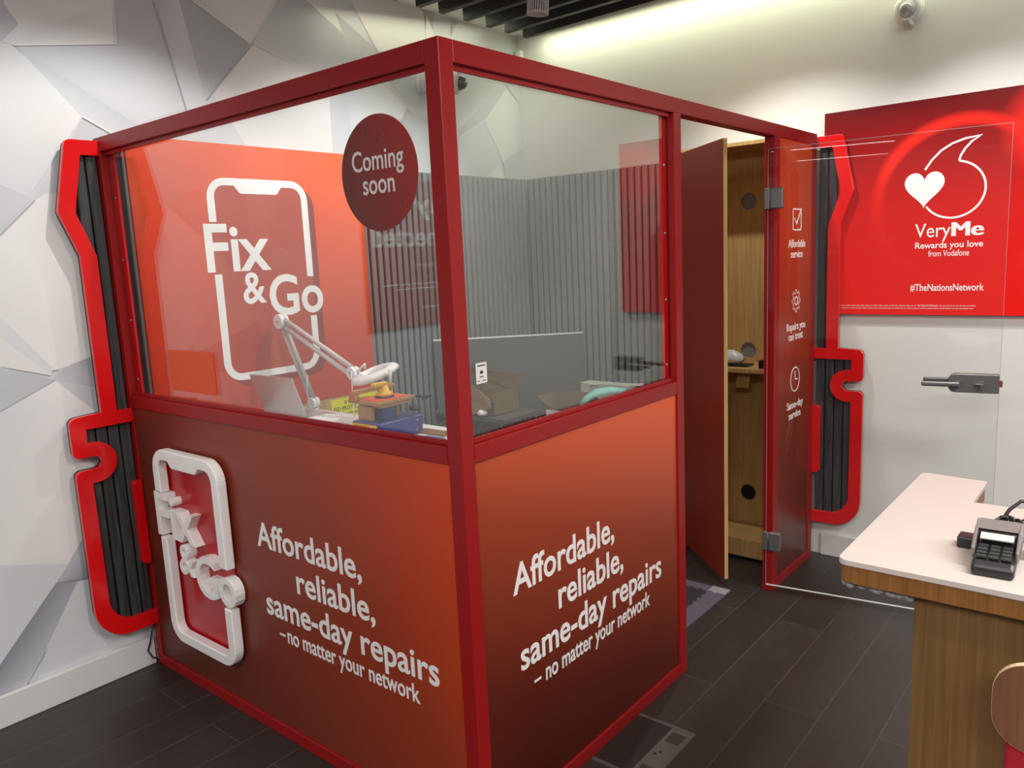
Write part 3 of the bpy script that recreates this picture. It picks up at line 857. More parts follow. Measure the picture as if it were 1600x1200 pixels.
# phone logo: outline, notch and lettering in a unit frame of the printed graphic
def logo(x0, x1, z0, z1, sw, depth, bevel=0.0, tdepth=None, bold=.02):
    sx, sz = (x1 - x0) / .50, (z1 - z0) / .863
    X = lambda a: x0 + (a + 2.20) * sx
    Z = lambda c: z0 + (c - 1.115) * sz
    r = .085 * sx
    # left piece: from the gap above "Fix" over the top, down to the gap at "Go"
    t1 = [(X(-2.20) + sw, Z(1.792)), (X(-2.20), Z(1.792))]
    outer = rounded([(X(-2.20), Z(1.60), 0), (X(-2.20), z1, r), (x1, z1, r), (x1, Z(1.60), 0)], 8)[1:-1]
    ri = max(r - sw, .01)
    inner = rounded([(X(-2.20) + sw, Z(1.60), 0), (X(-2.20) + sw, z1 - sw * .9, ri), (X(-2.07), z1 - sw * .9, 0), (X(-2.045), Z(1.915), .02 * sx), (X(-1.86), Z(1.915), .02 * sx),
                     (X(-1.835), z1 - sw * .9, 0), (x1 - sw, z1 - sw * .9, ri), (x1 - sw, Z(1.60), 0)], 6)[1:-1]
    top = [(X(-2.20), Z(1.795))] + outer + [(x1, Z(1.548)), (x1 - sw, Z(1.548))] + inner[::-1] + [(X(-2.20) + sw, Z(1.795))]
    outer = rounded([(x1, Z(1.60), 0), (x1, z0, r), (x0, z0, r), (x0, Z(1.60), 0)], 8)[1:-1]
    inner = rounded([(x1 - sw, Z(1.60), 0), (x1 - sw, z0 + sw * .9, ri), (x0 + sw, z0 + sw * .9, ri), (x0 + sw, Z(1.60), 0)], 8)[1:-1]
    bot = [(x1, Z(1.365))] + outer + [(x0, Z(1.577)), (x0 + sw, Z(1.577))] + inner[::-1] + [(x1 - sw, Z(1.365))]
    td = depth if tdepth is None else tdepth
    return [shape([top], depth, bevel), shape([bot], depth, bevel)], \
           [text('Fix', X(-2.230), X(-1.922), Z(1.592), .190 * sz, td, bold), text('&', X(-2.075), X(-1.962), Z(1.447), .132 * sz, td, bold * .8),
            text('Go', X(-1.946), X(-1.655), Z(1.385), .172 * sz, td, bold)], rounded([(x0, z0, r), (x1, z0, r), (x1, z1, r), (x0, z1, r)], 8)

# raised white phone sign on the front panel
fr, letters, plate = logo(.268, .712, .202, .950, .034, .036, .005, .038, .013)
pln = plane_y(YD + 0.008)
sg = placed(fr, pln @ Matrix.Translation((0, 0, .012))).obj('phone_sign', 'white_acrylic', booth)
sg['label'] = 'raised white phone outline sign'
each(letters, pln @ Matrix.Translation((0, 0, .006))).obj('sign_letters', 'white_acrylic', sg, 0.002)
ins = rounded([(.285, .215, .06), (.695, .215, .06), (.695, .935, .06), (.285, .935, .06)], 8)
placed([shape([ins], .006)], pln).obj('sign_back', 'dark_red_acrylic', sg)

# frameless glass door, swung open
door_pivot = Vector((1.801, -0.592, 0))
ang = math.atan2(0.088, 0.59)
DM = Matrix.Translation(door_pivot) @ Matrix.Rotation(ang, 4, 'Z')
DL = 0.885
q = MB(); q.box((0, -0.004, 0.032), (DL, 0.004, 1.998), DM)
gd = q.obj('glass_door', 'door_glass', booth)
q = MB(); q.box((0, -0.0042, 0.0304), (DL, 0.0042, 0.0335), DM)
q.obj('glass_edge', 'glass_edge', gd)
for lo_, hi_ in (((0, -0.0042, 1.9970), (DL, 0.0042, 1.9982)), ((DL - 0.0010, -0.0042, 0.034), (DL + .0002, 0.0042, 1.997)), ((-.0002, -0.0042, 0.034), (0.0008, 0.0042, 1.997))):
    q = MB(); q.box(lo_, hi_, DM); q.obj('glass_edge', 'glass_side', gd)
for z in (0.245, 1.79):
    q = MB(); q.rbox((0.012, -0.013, z - 0.045), (0.066, 0.013, z + 0.045), .006, 2, DM); q.rbox((-0.014, -0.010, z - 0.045), (0.008, 0.010, z + 0.045), .003, 2, DM)
    q.cyl(DM @ Vector((0.010, 0, z - .04)), DM @ Vector((0.010, 0, z + .04)), .007)
    q.obj('hinge', 'dark_steel', gd)
q = MB()
for s in (-1, 1):
    me = shape([rounded([(DL - .172, .984, .022), (DL - .004, .984, .004), (DL - .004, 1.052, .004), (DL - .172, 1.052, .022)], 6)], .016, .003)
    me.transform(DM @ (Matrix(((1, 0, 0, 0), (0, 0, -1, -.004), (0, 1, 0, 0), (0, 0, 0, 1))) if s < 0 else Matrix(((1, 0, 0, 0), (0, 0, 1, .004), (0, 1, 0, 0), (0, 0, 0, 1)))))
    q.mesh(me)
q.obj('lock_case', 'dark_steel', gd)
q = MB()
for s in (-1, 1):
    xh = DL - .143
    q.cyl(DM @ Vector((xh, s * .018, 1.018)), DM @ Vector((xh, s * .058, 1.018)), .010)
    q.rbox((xh - .125, min(s * .048, s * .062), 1.008), (xh + .010, max(s * .048, s * .062), 1.028), .006, 3, DM)
q.obj('lever_handle', 'dark_steel', gd)
q = MB(); q.cyl(DM @ Vector((DL - .062, -.018, 1.018)), DM @ Vector((DL - .062, -.030, 1.018)), .011); q.rbox((DL - .083, -.042, 1.014), (DL - .054, -.030, 1.022), .003, 2, DM)
q.rbox((DL - .066, -.042, .996), (DL - .058, -.030, 1.022), .003, 2, DM)
q.obj('thumb_turn', 'dark_steel', gd)
q = MB(); q.box((DL - .004, -.006, 1.006), (DL + .010, .006, 1.030), DM)
q.obj('latch', mat('copper_latch', (.30, .10, .05), .4, .6), gd)

# ================================================================== GRAPHIC ON THE MURAL WALL INSIDE THE BOOTH
gp = thing('wall_graphic_panel', 'orange wall graphic with white phone outline logo inside the booth', 'wall graphic', (0.04, -1.95, 0.7))
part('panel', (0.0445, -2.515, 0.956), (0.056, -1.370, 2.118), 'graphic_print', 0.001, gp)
fr, letters, plate = logo(-2.200, -1.700, 1.115, 1.978, .034, .0008, 0, .0008, .020)
px = plane_x(0.056)
sh = [(p[0] + .034, p[1] - .030) for p in plate]
placed([shape([sh], .0006)], px).obj('printed_drop', 'graphic_shadow', gp)
placed([shape([[(p[0], p[1]) for p in plate]], .0009)], px).obj('printed_screen', 'graphic_screen', gp)
lg = placed(fr, px @ Matrix.Translation((0, 0, .0009))).obj('phone_outline', 'white_vinyl', gp)
each(letters, px @ Matrix.Translation((0, 0, .0012))).obj('lettering', 'white_vinyl', gp)
part('oak_skirt', (0.0445, -2.515, 0.72), (0.058, -1.365, 0.954), 'oak', 0.001, gp)

es = thing('warning_sign', 'yellow static warning sign fixed to the oak board below the orange graphic', 'sign', (0.06, -1.51, 0.82))
part('plate', (0.0585, -1.662, 0.815), (0.0605, -1.372, 0.945), 'sign_yellow', 0, es)
each([text('ATTENTION', -1.585, -1.43, .915, .016, .0006, .004), text('ESD PROTECTED AREA', -1.650, -1.385, .885, .020, .0006, .006), text('Handling Precautions', -1.640, -1.45, .861, .014, .0006, .004)],
       plane_x(0.0606)).obj('lettering', 'ink', es)

# ================================================================== POSTER WITH THE HEART LOGO
vp = thing('wall_poster', 'large red poster with white heart and speech mark logo on the white wall', 'poster', (2.4, -0.01, 1.25))
part('board', (1.851, -0.028, 1.246), (2.895, -0.001, 2.192), 'poster_print', 0, vp)
pv = plane_y(-0.0282)
each([text('Very', 2.259, 2.402, 1.594, .060, .0008, .002), heavy('Me', 2.405, 2.531, 1.594, .060, .0008, .0042), text('Rewards you love', 2.262, 2.530, 1.545, .026, .0008, .014),
        text('from Vodafone', 2.317, 2.478, 1.508, .026, .0008, .002), text('#TheNationsNetwork', 2.247, 2.541, 1.355, .030, .0008, .014),
        text("The Nation's Network", 2.279, 2.365, 1.285, .007, .0008, .01)], pv).obj('lettering', 'white_vinyl', vp)
fine = MB()
for z, xa, xb in ((1.285, 1.945, 2.276), (1.285, 2.369, 2.524), (1.273, 1.945, 2.504)):
    x = xa
    while x < xb - .01:
        w = random.uniform(.008, .024)
        fine.mesh((lambda me: (me.transform(pv), me)[1])(shape([[(x, z), (min(x + w, xb), z), (min(x + w, xb), z + .0042), (x, z + .0042)]], .0005)))
        x += w + .003
fine.obj('small_print', mat('pale_pink_print', (.80, .45, .42), .5), vp)['kind'] = 'stuff'
hrt = []
for k in range(60):
    t = 2 * pi * k / 60
    hx, hz = 16 * sin(t) ** 3, 13 * cos(t) - 5 * cos(2 * t) - 2 * cos(3 * t) - cos(4 * t)
    hrt.append((2.2905 + hx / 16 * .0805, 1.8275 + (hz - 2.5) / 14.5 * .079))
placed([shape([hrt], .0010)], pv).obj('heart', 'white_vinyl', vp)
path = [(2.291, 1.889), (2.318, 1.930), (2.352, 1.965), (2.395, 1.991), (2.445, 2.006), (2.502, 2.012)]
back = [(2.502, 2.012), (2.470, 1.992), (2.446, 1.965), (2.430, 1.938), (2.424, 1.915)]
circ = arc(2.405, 1.795, .124, 78, -147, 44, .121)
placed([shape([stroke(path + back[1:], .0085)], .0008), shape([stroke([(2.424, 1.915)] + circ, .0085)], .0009)], pv).obj('speech_mark_outline', 'white_vinyl', vp)

# poster on the mural wall, seen mirrored in the front pane
cp = thing('wall_poster', 'red poster on the mural wall mirrored in the front glass, with a connected headline', 'poster', (0.01, -4.4, 1.25))
part('board', (0.002, -4.95, 1.245), (0.014, -3.84, 2.02), mat('deep_red_poster', (.42, .012, .014), .4), 0, cp)
each([text('connected', -4.62, -3.893, 1.675, .105, .0008, .018), text('Stay', -4.62, -4.19, 1.850, .105, .0008, .018),
        text('Find out more', -4.55, -4.18, 1.565, .022, .0008, .004)], plane_x(0.0142)).obj('lettering', 'white_vinyl', cp)
fine = MB()
for z, ya, yb in ((1.47, -4.6, -3.95), (1.445, -4.6, -4.05), (1.34, -4.5, -4.20)):
    y = ya
    while y < yb:
        w = random.uniform(.012, .04)
        fine.mesh((lambda me: (me.transform(plane_x(.0142)), me)[1])(shape([[(y, z), (y + w, z), (y + w, z + .007), (y, z + .007)]], .0005)))
        y += w + .008
fine.obj('small_print', 'white_vinyl', cp)['kind'] = 'stuff'

# ================================================================== WORKBENCH AND WHAT STANDS ON IT
BZ = 0.95
wb = thing('workbench', 'white topped workbench behind the front glass of the booth', 'workbench', (0.6, -2.25, 0))
part('bench_top', (0.07, -2.545, BZ - 0.03), (1.16, -1.845, BZ), 'white_plastic', 0.003, wb)
for x in (0.10, 1.09):
    for y in (-2.52, -1.91):
        part('leg', (x, y, 0), (x + 0.04, y + 0.04, BZ - 0.03), 'dark_steel', 0.002, wb)
part('back_rail', (0.14, -1.90, 0.80), (1.09, -1.88, 0.90), 'dark_steel', 0.002, wb)

lt = thing('laptop', 'open silver laptop with its back to the front glass on the workbench', 'laptop', (0.26, -2.05, BZ))
q = MB(); q.rbox((0.105, -2.055, BZ + 0.0005), (0.417, -1.905, BZ + 0.014), .004)
q.obj('base', 'silver', lt)
LM = Matrix.Translation((0.261, -2.056, BZ + 0.016)) @ Matrix.Rotation(R(18), 4, 'X')
q = MB(); q.rbox((-0.156, -0.003, 0.0), (0.156, 0.003, 0.188), .0028, 2, LM)
q.obj('lid', 'silver', lt)
q = MB(); q.box((-0.148, 0.0031, 0.01), (0.148, 0.0036, 0.18), LM)
q.obj('screen', 'black', lt)

lp = thing('magnifier_lamp', 'pale grey jointed magnifier lamp arching over the workbench', 'lamp', (0.30, -1.94, BZ))
A0, A1, A2 = Vector((0.2125, -1.872, 0.985)), Vector((0.128, -1.945, 1.358)), Vector((0.60, -1.945, 1.155))
q = MB(); q.cyl((0.2125, -1.872, BZ), (0.2125, -1.872, BZ + 0.012), .024, .022); q.cyl((0.2125, -1.872, BZ + .01), (0.2125, -1.872, .985), .009)
q.obj('base', 'grey_plastic', lp)
def joint(p, r, th):
    q = MB()
    for s in (-1, 1):
        q.cyl(p + Vector((0, s * th * .15, 0)), p + Vector((0, s * th, 0)), r, r * .94)
    q.cyl(p + Vector((0, -th * .5, 0)), p + Vector((0, th * .5, 0)), r * .8)
    j = q.obj('joint', 'white_plastic', lp, .001)
    k = MB(); k.cyl(p + Vector((0, -th - .003, 0)), p + Vector((0, -th, 0)), r * .16); k.obj('screw', 'steel', j)
joint(A0, .027, .018); joint(A1, .034, .020); joint(A2, .026, .018)
def arm(p, q_, off, name, m):
    d = (q_ - p).normalized(); n = d.cross(Vector((0, 1, 0))).normalized()
    q = MB()
    for s in (-1, 1):
        o = n * off * s
        q.tube([p + o + d * .02, q_ + o - d * .02], .0105, 8)
    q.obj(name, m, lp)
arm(A0, A1, .012, 'lower_arm', 'grey_plastic'); arm(A1, A2, .017, 'upper_arm', 'grey_plastic')
HMx = Matrix.Translation((0.735, -1.945, 1.158)) @ Matrix.Rotation(R(-9), 4, 'Y') @ Matrix.Rotation(R(15), 4, 'X')
q = MB(); q.lathe([(.055, -.010), (.086, -.013), (.099, -.007), (.100, .002), (.092, .011), (.070, .017), (.055, .016), (.055, -.010)], HMx, 40)
q.rbox((-.150, -.018, -.006), (-.095, .018, .014), .006, 2, HMx)
hd = q.obj('lamp_head', 'white_plastic', lp)
q = MB(); q.lathe([(0, -.004), (.055, -.004), (.055, .006), (0, .011)], HMx, 32)
q.obj('lens', mat('pale_lens', (.6, .65, .65), .05, coat=1.0), hd)
q = MB(); q.tube([HMx @ Vector(p) for p in ((-.09, -.012, .012), (-.05, -.03, .035), (-.005, -.04, .050), (.0, -.03, .055), (-.04, -.005, .03))], .0045, 8)
q.obj('handle', 'white_plastic', hd)
q = MB(); q.tube([(0.615, -1.965, 1.165), (0.618, -1.972, 1.09), (0.622, -1.975, 1.02), (0.625, -1.978, .956)], .0028, 6)
q.obj('cord', 'white_plastic', lp)
q = MB(); q.tube([(.30, -1.955, 1.13), (.292, -1.96, 1.06), (.31, -1.965, 1.0), (.30, -1.965, .956)], .0028, 6)
q.obj('cord', 'grey_plastic', lp)

pr = thing('screen_separator', 'blue and brass screen separating machine with orange heating bed on the workbench', 'repair machine', (0.92, -2.08, BZ))
q = MB(); q.rbox((0.852, -2.172, BZ + .004), (1.005, -1.955, BZ + .072), .006, 3); base = q.obj('base', 'blue_metal', pr)
for x in (.87, .98):
    for y in (-2.155, -1.975):
        q = MB(); q.cyl((x, y, BZ), (x, y, BZ + .005), .008); q.obj('foot', 'black', base)
q = MB(); q.box((0.858, -2.1745, BZ + .012), (0.992, -2.172, BZ + .066)); fpn = q.obj('control_panel', 'yellow', pr)
q = MB(); q.rbox((0.880, -2.182, BZ + .030), (0.908, -2.1745, BZ + .056), .002); q.obj('switch', 'black', fpn)
q = MB(); q.box((0.955, -2.1755, BZ + .026), (0.990, -2.1745, BZ + .060)); q.obj('rating_label', 'paper', fpn)
for y, z in ((-1.985, .055), (-1.99, .018)):
    q = MB(); q.cyl((1.004, y, BZ + z), (1.007, y, BZ + z), .005); q.obj('screw', 'steel', base)
for y0 in (-2.150, -2.030):
    q = MB(); q.rbox((0.862, y0, BZ + .072), (0.945, y0 + .012, BZ + .125), .004); q.obj('bracket', 'gold', pr)
q = MB(); q.rbox((0.905, -2.115, BZ + .072), (0.965, -2.055, BZ + .125), .004); q.obj('column', 'blue_metal', pr)
q = MB(); q.rbox((0.862, -2.140, BZ + .122), (0.985, -1.985, BZ + .135), .003); q.rbox((0.850, -2.160, BZ + .135), (0.992, -1.975, BZ + .147), .002); pf = q.obj('platform', 'gold', pr)
q = MB(); q.box((0.868, -2.145, BZ + .1472), (0.978, -1.995, BZ + .1497)); q.obj('heating_mat', 'orange_mat', pf)
q = MB(); q.rbox((0.862, -2.175, BZ + .172), (0.880, -1.970, BZ + .186), .003)
q.cyl((0.871, -2.150, BZ + .147), (0.871, -2.150, BZ + .172), .006); q.cyl((0.871, -1.985, BZ + .147), (0.871, -1.985, BZ + .172), .006); q.obj('clamp_bar', 'gold', pr)
q = MB(); q.cyl((0.871, -1.985, BZ + .186), (0.871, -1.985, BZ + .240), .005, .008, 12); q.obj('lever', 'white_plastic', pr)
q = MB(); q.cyl((0.99, -1.97, BZ + .141), (1.03, -1.955, BZ + .141), .005); q.cyl((1.02, -1.97, BZ + .135), (1.04, -1.94, BZ + .147), .008)
q.cyl((0.985, -2.0, BZ + .10), (1.02, -1.985, BZ + .10), .010); q.obj('clamp_screw', 'black', pr)
q = MB(); q.rbox((0.855, -2.182, BZ + .140), (0.880, -2.166, BZ + .180), .004); q.obj('clamp_block', mat('amber_clamp', (.55, .13, .02), .4), pr)
sc_ = thing('suction_cup', 'yellow suction cup lifter standing on the orange heating bed', 'suction cup', (0.93, -2.09, BZ + .15))
q = MB(); q.lathe([(0, .001), (.036, .001), (.034, .006), (.0, .008)], Matrix.Translation((0.925, -2.068, BZ + .1497)), 28); q.obj('rubber_pad', 'black', sc_)
q = MB(); q.lathe([(0, .0075), (.033, .0075), (.031, .018), (.020, .022), (.014, .045), (0, .047)], Matrix.Translation((0.925, -2.068, BZ + .1497)), 28)
q.rbox((.913, -2.123, BZ + .192), (.937, -2.055, BZ + .208), .004); q.rbox((.915, -2.083, BZ + .180), (.935, -2.053, BZ + .205), .004)
q.obj('grip', 'yellow', sc_)

q = MB(); q.rbox((1.06, -2.15, BZ), (1.155, -1.99, BZ + .003), .001)
tag(q.obj('repair_mat', 'blue_sheet'), 'flat blue mat lying at the free end of the white workbench', 'mat')
q = MB(); q.rbox((0.97, -1.975, BZ), (1.13, -1.915, BZ + .006), .001)
tag(q.obj('wooden_tray', 'oak_dark'), 'thin wooden tray at the back edge of the workbench behind the blue machine', 'tray')
q = MB(); q.rbox((0.46, -2.10, BZ), (0.77, -1.99, BZ + .030), .004)
tag(q.obj('white_carton', 'paper'), 'flat white carton on the workbench between lamp foot and blue machine', 'carton')
q = MB()
n = 14
vs = [[q.bm.verts.new((.40 + .36 * i / n, -1.975 + .055 * j / 4, BZ + .006 + .006 * sin(i * .9 + j * .7) ** 2 + .0015 * j)) for j in range(5)] for i in range(n + 1)]
for i in range(n):
    for j in range(4):
        q.bm.faces.new((vs[i][j], vs[i + 1][j], vs[i + 1][j + 1], vs[i][j + 1]))
r = bmesh.ops.extrude_face_region(q.bm, geom=list(q.bm.faces)); bmesh.ops.translate(q.bm, vec=(0, 0, -.004), verts=[v for v in r['geom'] if isinstance(v, bmesh.types.BMVert)])
for f in q.bm.faces: f.smooth = True
tag(q.obj('plastic_sleeve', 'plastic_bag'), 'crumpled clear plastic sleeve beside the lamp foot on the workbench', 'plastic sleeve')

# ================================================================== BACK OF THE BOOTH
gb = thing('display_board', 'plain grey board standing across the corner of the slatted walls', 'board', (0.3, -0.55, 0.64))
pa, pb = Vector((0.085, -0.965, 0)), Vector((0.482, -0.105, 0))
dv = (pb - pa).normalized(); nv = Vector((dv.y, -dv.x, 0))
q = MB(); q.poly([pa + Vector((0, 0, .66)), pb + Vector((0, 0, .66)), pb + Vector((0, 0, 1.123)), pa + Vector((0, 0, 1.158))], nv * -.018)
q.obj('panel', 'board_grey', gb, .001)
q = MB(); q.poly([pa + Vector((0, 0, 1.158)), pb + Vector((0, 0, 1.123)), pb + Vector((0, 0, 1.130)), pa + Vector((0, 0, 1.165))], nv * -.020)
q.obj('edge_strip', 'white_plastic', gb)
for t_ in (.12, .88):
    p = pa.lerp(pb, t_) - nv * .009
    q = MB(); q.box((p.x - .012, p.y - .012, 0), (p.x + .012, p.y + .012, .662)); q.obj('leg', 'dark_steel', gb)

ft = thing('folding_table', 'small grey topped table with black folding legs in the booth corner', 'table', (0.57, -1.12, 0))
TZ = 0.84
part('tabletop', (0.33, -1.24, TZ - .02), (0.80, -0.97, TZ), mat('dark_tabletop', (.07, .072, .072), .3), .002, ft)
for x in (.345, .775):
    for y in (-1.225, -.995):
        q = MB(); q.cyl((x, y, 0), (x, y, TZ - .02), .009, n=12); q.obj('leg', 'black', ft)
q = MB(); q.box((.34, -1.23, TZ - .045), (.79, -1.215, TZ - .02)); q.tube([(.36, -1.22, TZ - .05), (.56, -1.22, TZ - .13), (.77, -1.22, TZ - .06)], .006); q.obj('frame', 'black', ft)

bx = thing('cardboard_box', 'open brown cardboard box with torn flap on the small folding table', 'cardboard box', (0.55, -1.12, TZ))
q = MB()
def wall_(lo, hi): q.box(lo, hi)
wall_((.44, -1.20, TZ), (.70, -1.0, TZ + .004)); wall_((.44, -1.20, TZ), (.444, -1.0, TZ + .11)); wall_((.696, -1.20, TZ), (.70, -1.0, TZ + .11)); wall_((.44, -1.004, TZ), (.70, -1.0, TZ + .18))
wall_((.44, -1.20, TZ), (.70, -1.196, TZ + .07))
q.obj('carton_body', 'cardboard', bx)
q = MB(); q.poly([(.36, -1.02, TZ + .17), (.71, -1.02, TZ + .10), (.735, -1.03, TZ + .185), (.36, -1.03, TZ + .20)], (0, .004, 0)); q.obj('flap', 'cardboard', bx)
q = MB(); q.poly([(.43, -1.215, TZ + .02), (.50, -1.255, TZ - .085), (.54, -1.252, TZ - .015), (.60, -1.247, TZ + .005), (.715, -1.238, TZ + .050), (.70, -1.225, TZ + .085), (.62, -1.215, TZ + .125), (.54, -1.212, TZ + .135), (.47, -1.212, TZ + .09)], (0, .004, .001)); q.obj('torn_flap', 'cardboard', bx)
q = MB(); q.lathe([(0, .03), (.016, .026), (.026, .012), (.022, 0), (0, 0)], Matrix.Translation((.655, -1.232, TZ + .008)), 9)
tag(q.obj('tissue', 'plastic_bag'), 'small crumpled white tissue at the edge of the folding table', 'tissue')

st = thing('low_stool', 'dark stool holding the flapped carton near the slatted wall', 'stool', (0.86, -0.60, 0))
part('seat', (.66, -.77, .60), (1.08, -.43, .625), 'black', .004, st)
for x in (.68, 1.04):
    for y in (-.75, -.47): part('leg', (x, y, 0), (x + .02, y + .02, .60), 'black', 0, st)
cb = thing('cardboard_box', 'brown carton with raised flaps and a white label near the slatted wall', 'cardboard box', (0.86, -0.6, .625))
q = MB(); z0 = .626
q.box((.685, -.745, z0), (1.05, -.455, z0 + .004)); q.box((.685, -.745, z0), (1.05, -.741, .80)); q.box((.685, -.459, z0), (1.05, -.455, .80)); q.box((.685, -.745, z0), (.689, -.455, .80)); q.box((1.046, -.745, z0), (1.05, -.455, .80))
q.obj('carton_body', 'cardboard_dark', cb)
q = MB(); q.poly([(.70, -.745, .80), (1.04, -.745, .80), (.96, -.715, .895), (.715, -.705, .893)], (0, .004, 0)); q.obj('flap', 'cardboard_dark', cb)
q = MB(); q.poly([(.685, -.74, .80), (.685, -.47, .80), (.60, -.50, .845), (.575, -.70, .845)], (0, 0, .004)); q.obj('flap', 'cardboard_dark', cb)
q = MB(); q.box((.672, -.7475, .745), (.775, -.7455, .79)); lb = q.obj('shipping_label', 'paper', cb)
q = MB(); q.box((.69, -.7485, .765), (.75, -.7476, .768)); q.box((.70, -.7485, .755), (.74, -.7476, .758)); q.obj('print', 'ink', lb)['kind'] = 'stuff'
q = MB(); q.box((.80, -.50, .80), (1.10, -.42, .935)); q.poly([(.86, -.52, .93), (1.14, -.44, .93), (1.14, -.42, .936), (.86, -.50, .936)], (0, .02, 0))
tg = tag(q.obj('white_carton', mat('pale_green_card', (.42, .44, .38), .6)), 'pale flat carton standing in the opened brown carton', 'carton')
tg.location = (-.06, -.02, -.03)
q = MB()
path_ = [(.90, -.78, .80), (.94, -.79, .845), (.99, -.77, .885), (1.06, -.74, .905), (1.12, -.70, .90)]
vs = [[q.bm.verts.new((p[0] + .0 * j, p[1] + .02 * j, p[2] + (.055 if j == 1 else 0) * (1 - i * .15) + (.0 if j < 2 else .02))) for j in range(3)] for i, p in enumerate(path_)]
for i in range(len(path_) - 1):
    for j in range(2):
        f = q.bm.faces.new((vs[i][j], vs[i + 1][j], vs[i + 1][j + 1], vs[i][j + 1])); f.smooth = True
r = bmesh.ops.extrude_face_region(q.bm, geom=list(q.bm.faces)); bmesh.ops.translate(q.bm, vec=(0, .006, -.002), verts=[v for v in r['geom'] if isinstance(v, bmesh.types.BMVert)])
tag(q.obj('plastic_bag', 'teal'), 'teal plastic bag spilling out of the flapped carton', 'plastic bag')

# ================================================================== CABINET
cab = thing('tall_cabinet', 'tall oak storage cabinet with its red door ajar behind the booth doorway', 'cabinet', (1.5, -0.17, 0))
cx0, cx1, cy0, cy1, cz0, cz1 = 1.215, 1.775, -.305, -.042, .018, 2.062
part('side', (cx0, cy0, cz0), (cx0 + .018, cy1, cz1), 'oak', .001, cab)
part('side', (cx1 - .018, cy0, cz0), (cx1, cy1, cz1), 'oak', .001, cab)
part('top', (cx0, cy0, cz1), (cx1, cy1, cz1 + .018), 'oak', .001, cab)
part('plinth', (cx0 + .018, cy0 + .004, cz0), (cx1 - .018, cy0 + .022, .112), 'oak', .001, cab)
part('floor_board', (cx0 + .018, cy0 + .022, .095), (cx1 - .018, cy1, .112), 'oak', .001, cab)
hole = lambda z: arc(1.488, z, .042, 0, 360, 32)[:-1]
placed([shape([[(cx0 + .018, .112), (cx1 - .018, .112), (cx1 - .018, cz1), (cx0 + .018, cz1)], hole(1.815), hole(1.054), hole(.283)], .012)], plane_y(cy1)).obj('back_panel', 'oak', cab)
MT['grommet'] = mat('grey_grommet', (.22, .22, .21), .5)
for z in (1.815, 1.054): placed([shape([hole(z)], .002)], plane_y(cy1)).obj('cable_grommet', 'grommet', cab)
placed([shape([hole(.283)], .004)], plane_y(cy1)).obj('cable_grommet', 'black', cab)
part('shelf', (cx0 + .018, cy0 + .008, .972), (cx1 - .018, cy1 - .013, .992), 'oak', .001, cab)
q = MB(); q.poly([(1.50, -.20, .972), (1.56, -.20, .972), (1.55, -.20, .88), (1.48, -.20, .88), (1.485, -.20, .915)], (0, .02, 0)); q.obj('bracket', 'oak', cab)
for x in (cx0 + .03, cx1 - .07):
    q = MB(); q.cyl((x + .02, -.2, 0), (x + .02, -.2, cz0), .015); q.obj('foot', 'black', cab)
hinge_p = Vector((1.236, -.309, 0)); free = Vector((1.634, -.652, 0))
dd = (free - hinge_p); wd_ = dd.length; CM = Matrix.Translation(hinge_p) @ Matrix.Rotation(math.atan2(dd.y, dd.x), 4, 'Z')
q = MB(); q.box((0, -.009, .038), (wd_, .009, 2.060), CM)
dr_ = q.obj('door', 'oak', cab, .001)
q = MB(); q.box((0.001, -.0102, .039), (wd_ - .001, -.0091, 2.059), CM); q.obj('door_facing', 'red_door', dr_)
q = MB(); q.rbox((.02, .009, 1.0), (.07, .024, 1.04), .002, 2, CM); q.rbox((.02, .009, .2), (.07, .024, .24), .002, 2, CM); q.obj('hinge', 'steel', dr_)
q = MB(); q.rbox((1.40, -.235, .9925), (1.56, -.15, 1.002), .004); tag(q.obj('document_pouch', 'black'), 'flat black pouch under the plastic bag on the cabinet shelf', 'pouch')
q = MB(); q.lathe([(.012, .0), (.055, .004), (.062, .022), (.048, .044), (.03, .058), (.01, .066), (0, .064)], Matrix.Translation((1.455, -.195, 1.003)) @ Matrix.Diagonal((1.2, .7, 1, 1)), 14)
for v in q.bm.verts: v.co += Vector((random.uniform(-.006, .006), random.uniform(-.005, .005), random.uniform(0, .006)))
tag(q.obj('plastic_bag', 'plastic_bag'), 'crumpled clear plastic bag on the cabinet shelf', 'plastic bag')
q = MB(); q.rbox((1.625, -.26, .9925), (1.70, -.20, 1.034), .003); tag(q.obj('charger', 'black'), 'small black charger block on the right of the cabinet shelf', 'charger')

# foam floor mat in the doorway
fm = thing('foam_floor_mat', 'purple grey interlocking foam mat on the floor inside the booth doorway', 'floor mat', (1.4, -1.0, 0))
part('mat_border', (0.85, -1.35, 0.0), (1.676, -.700, .010), 'mat_grey', .002, fm)
teeth = []
ins = [(.92, -1.30), (1.588, -1.30)]
pts = [(.92, -1.28), (1.588, -1.28)]
y = -1.28
while y < -.80:
    pts += [(1.588, y + .02), (1.596, y + .022), (1.596, y + .040), (1.588, y + .042)]; y += .045
x = 1.588
pts.append((1.588, -.77))
while x > .95:
    pts += [(x - .02, -.77), (x - .022, -.762), (x - .04, -.762), (x - .042, -.77)]; x -= .045
pts.append((.92, -.77))
me = shape([pts], .0015); q = MB(); me.transform(Matrix.Translation((0, 0, .0102))); q.mesh(me); q.obj('mat_tile', 'mat_black', fm)
q = MB(); me = shape([[(1.59, -.7005), (1.676, -.7005), (1.676, -.765), (1.64, -.760), (1.625, -.772), (1.605, -.755), (1.59, -.762)][::-1]], .0015); me.transform(Matrix.Translation((0, 0, .0102))); q.mesh(me); q.obj('mat_corner', 'mat_pale', fm)

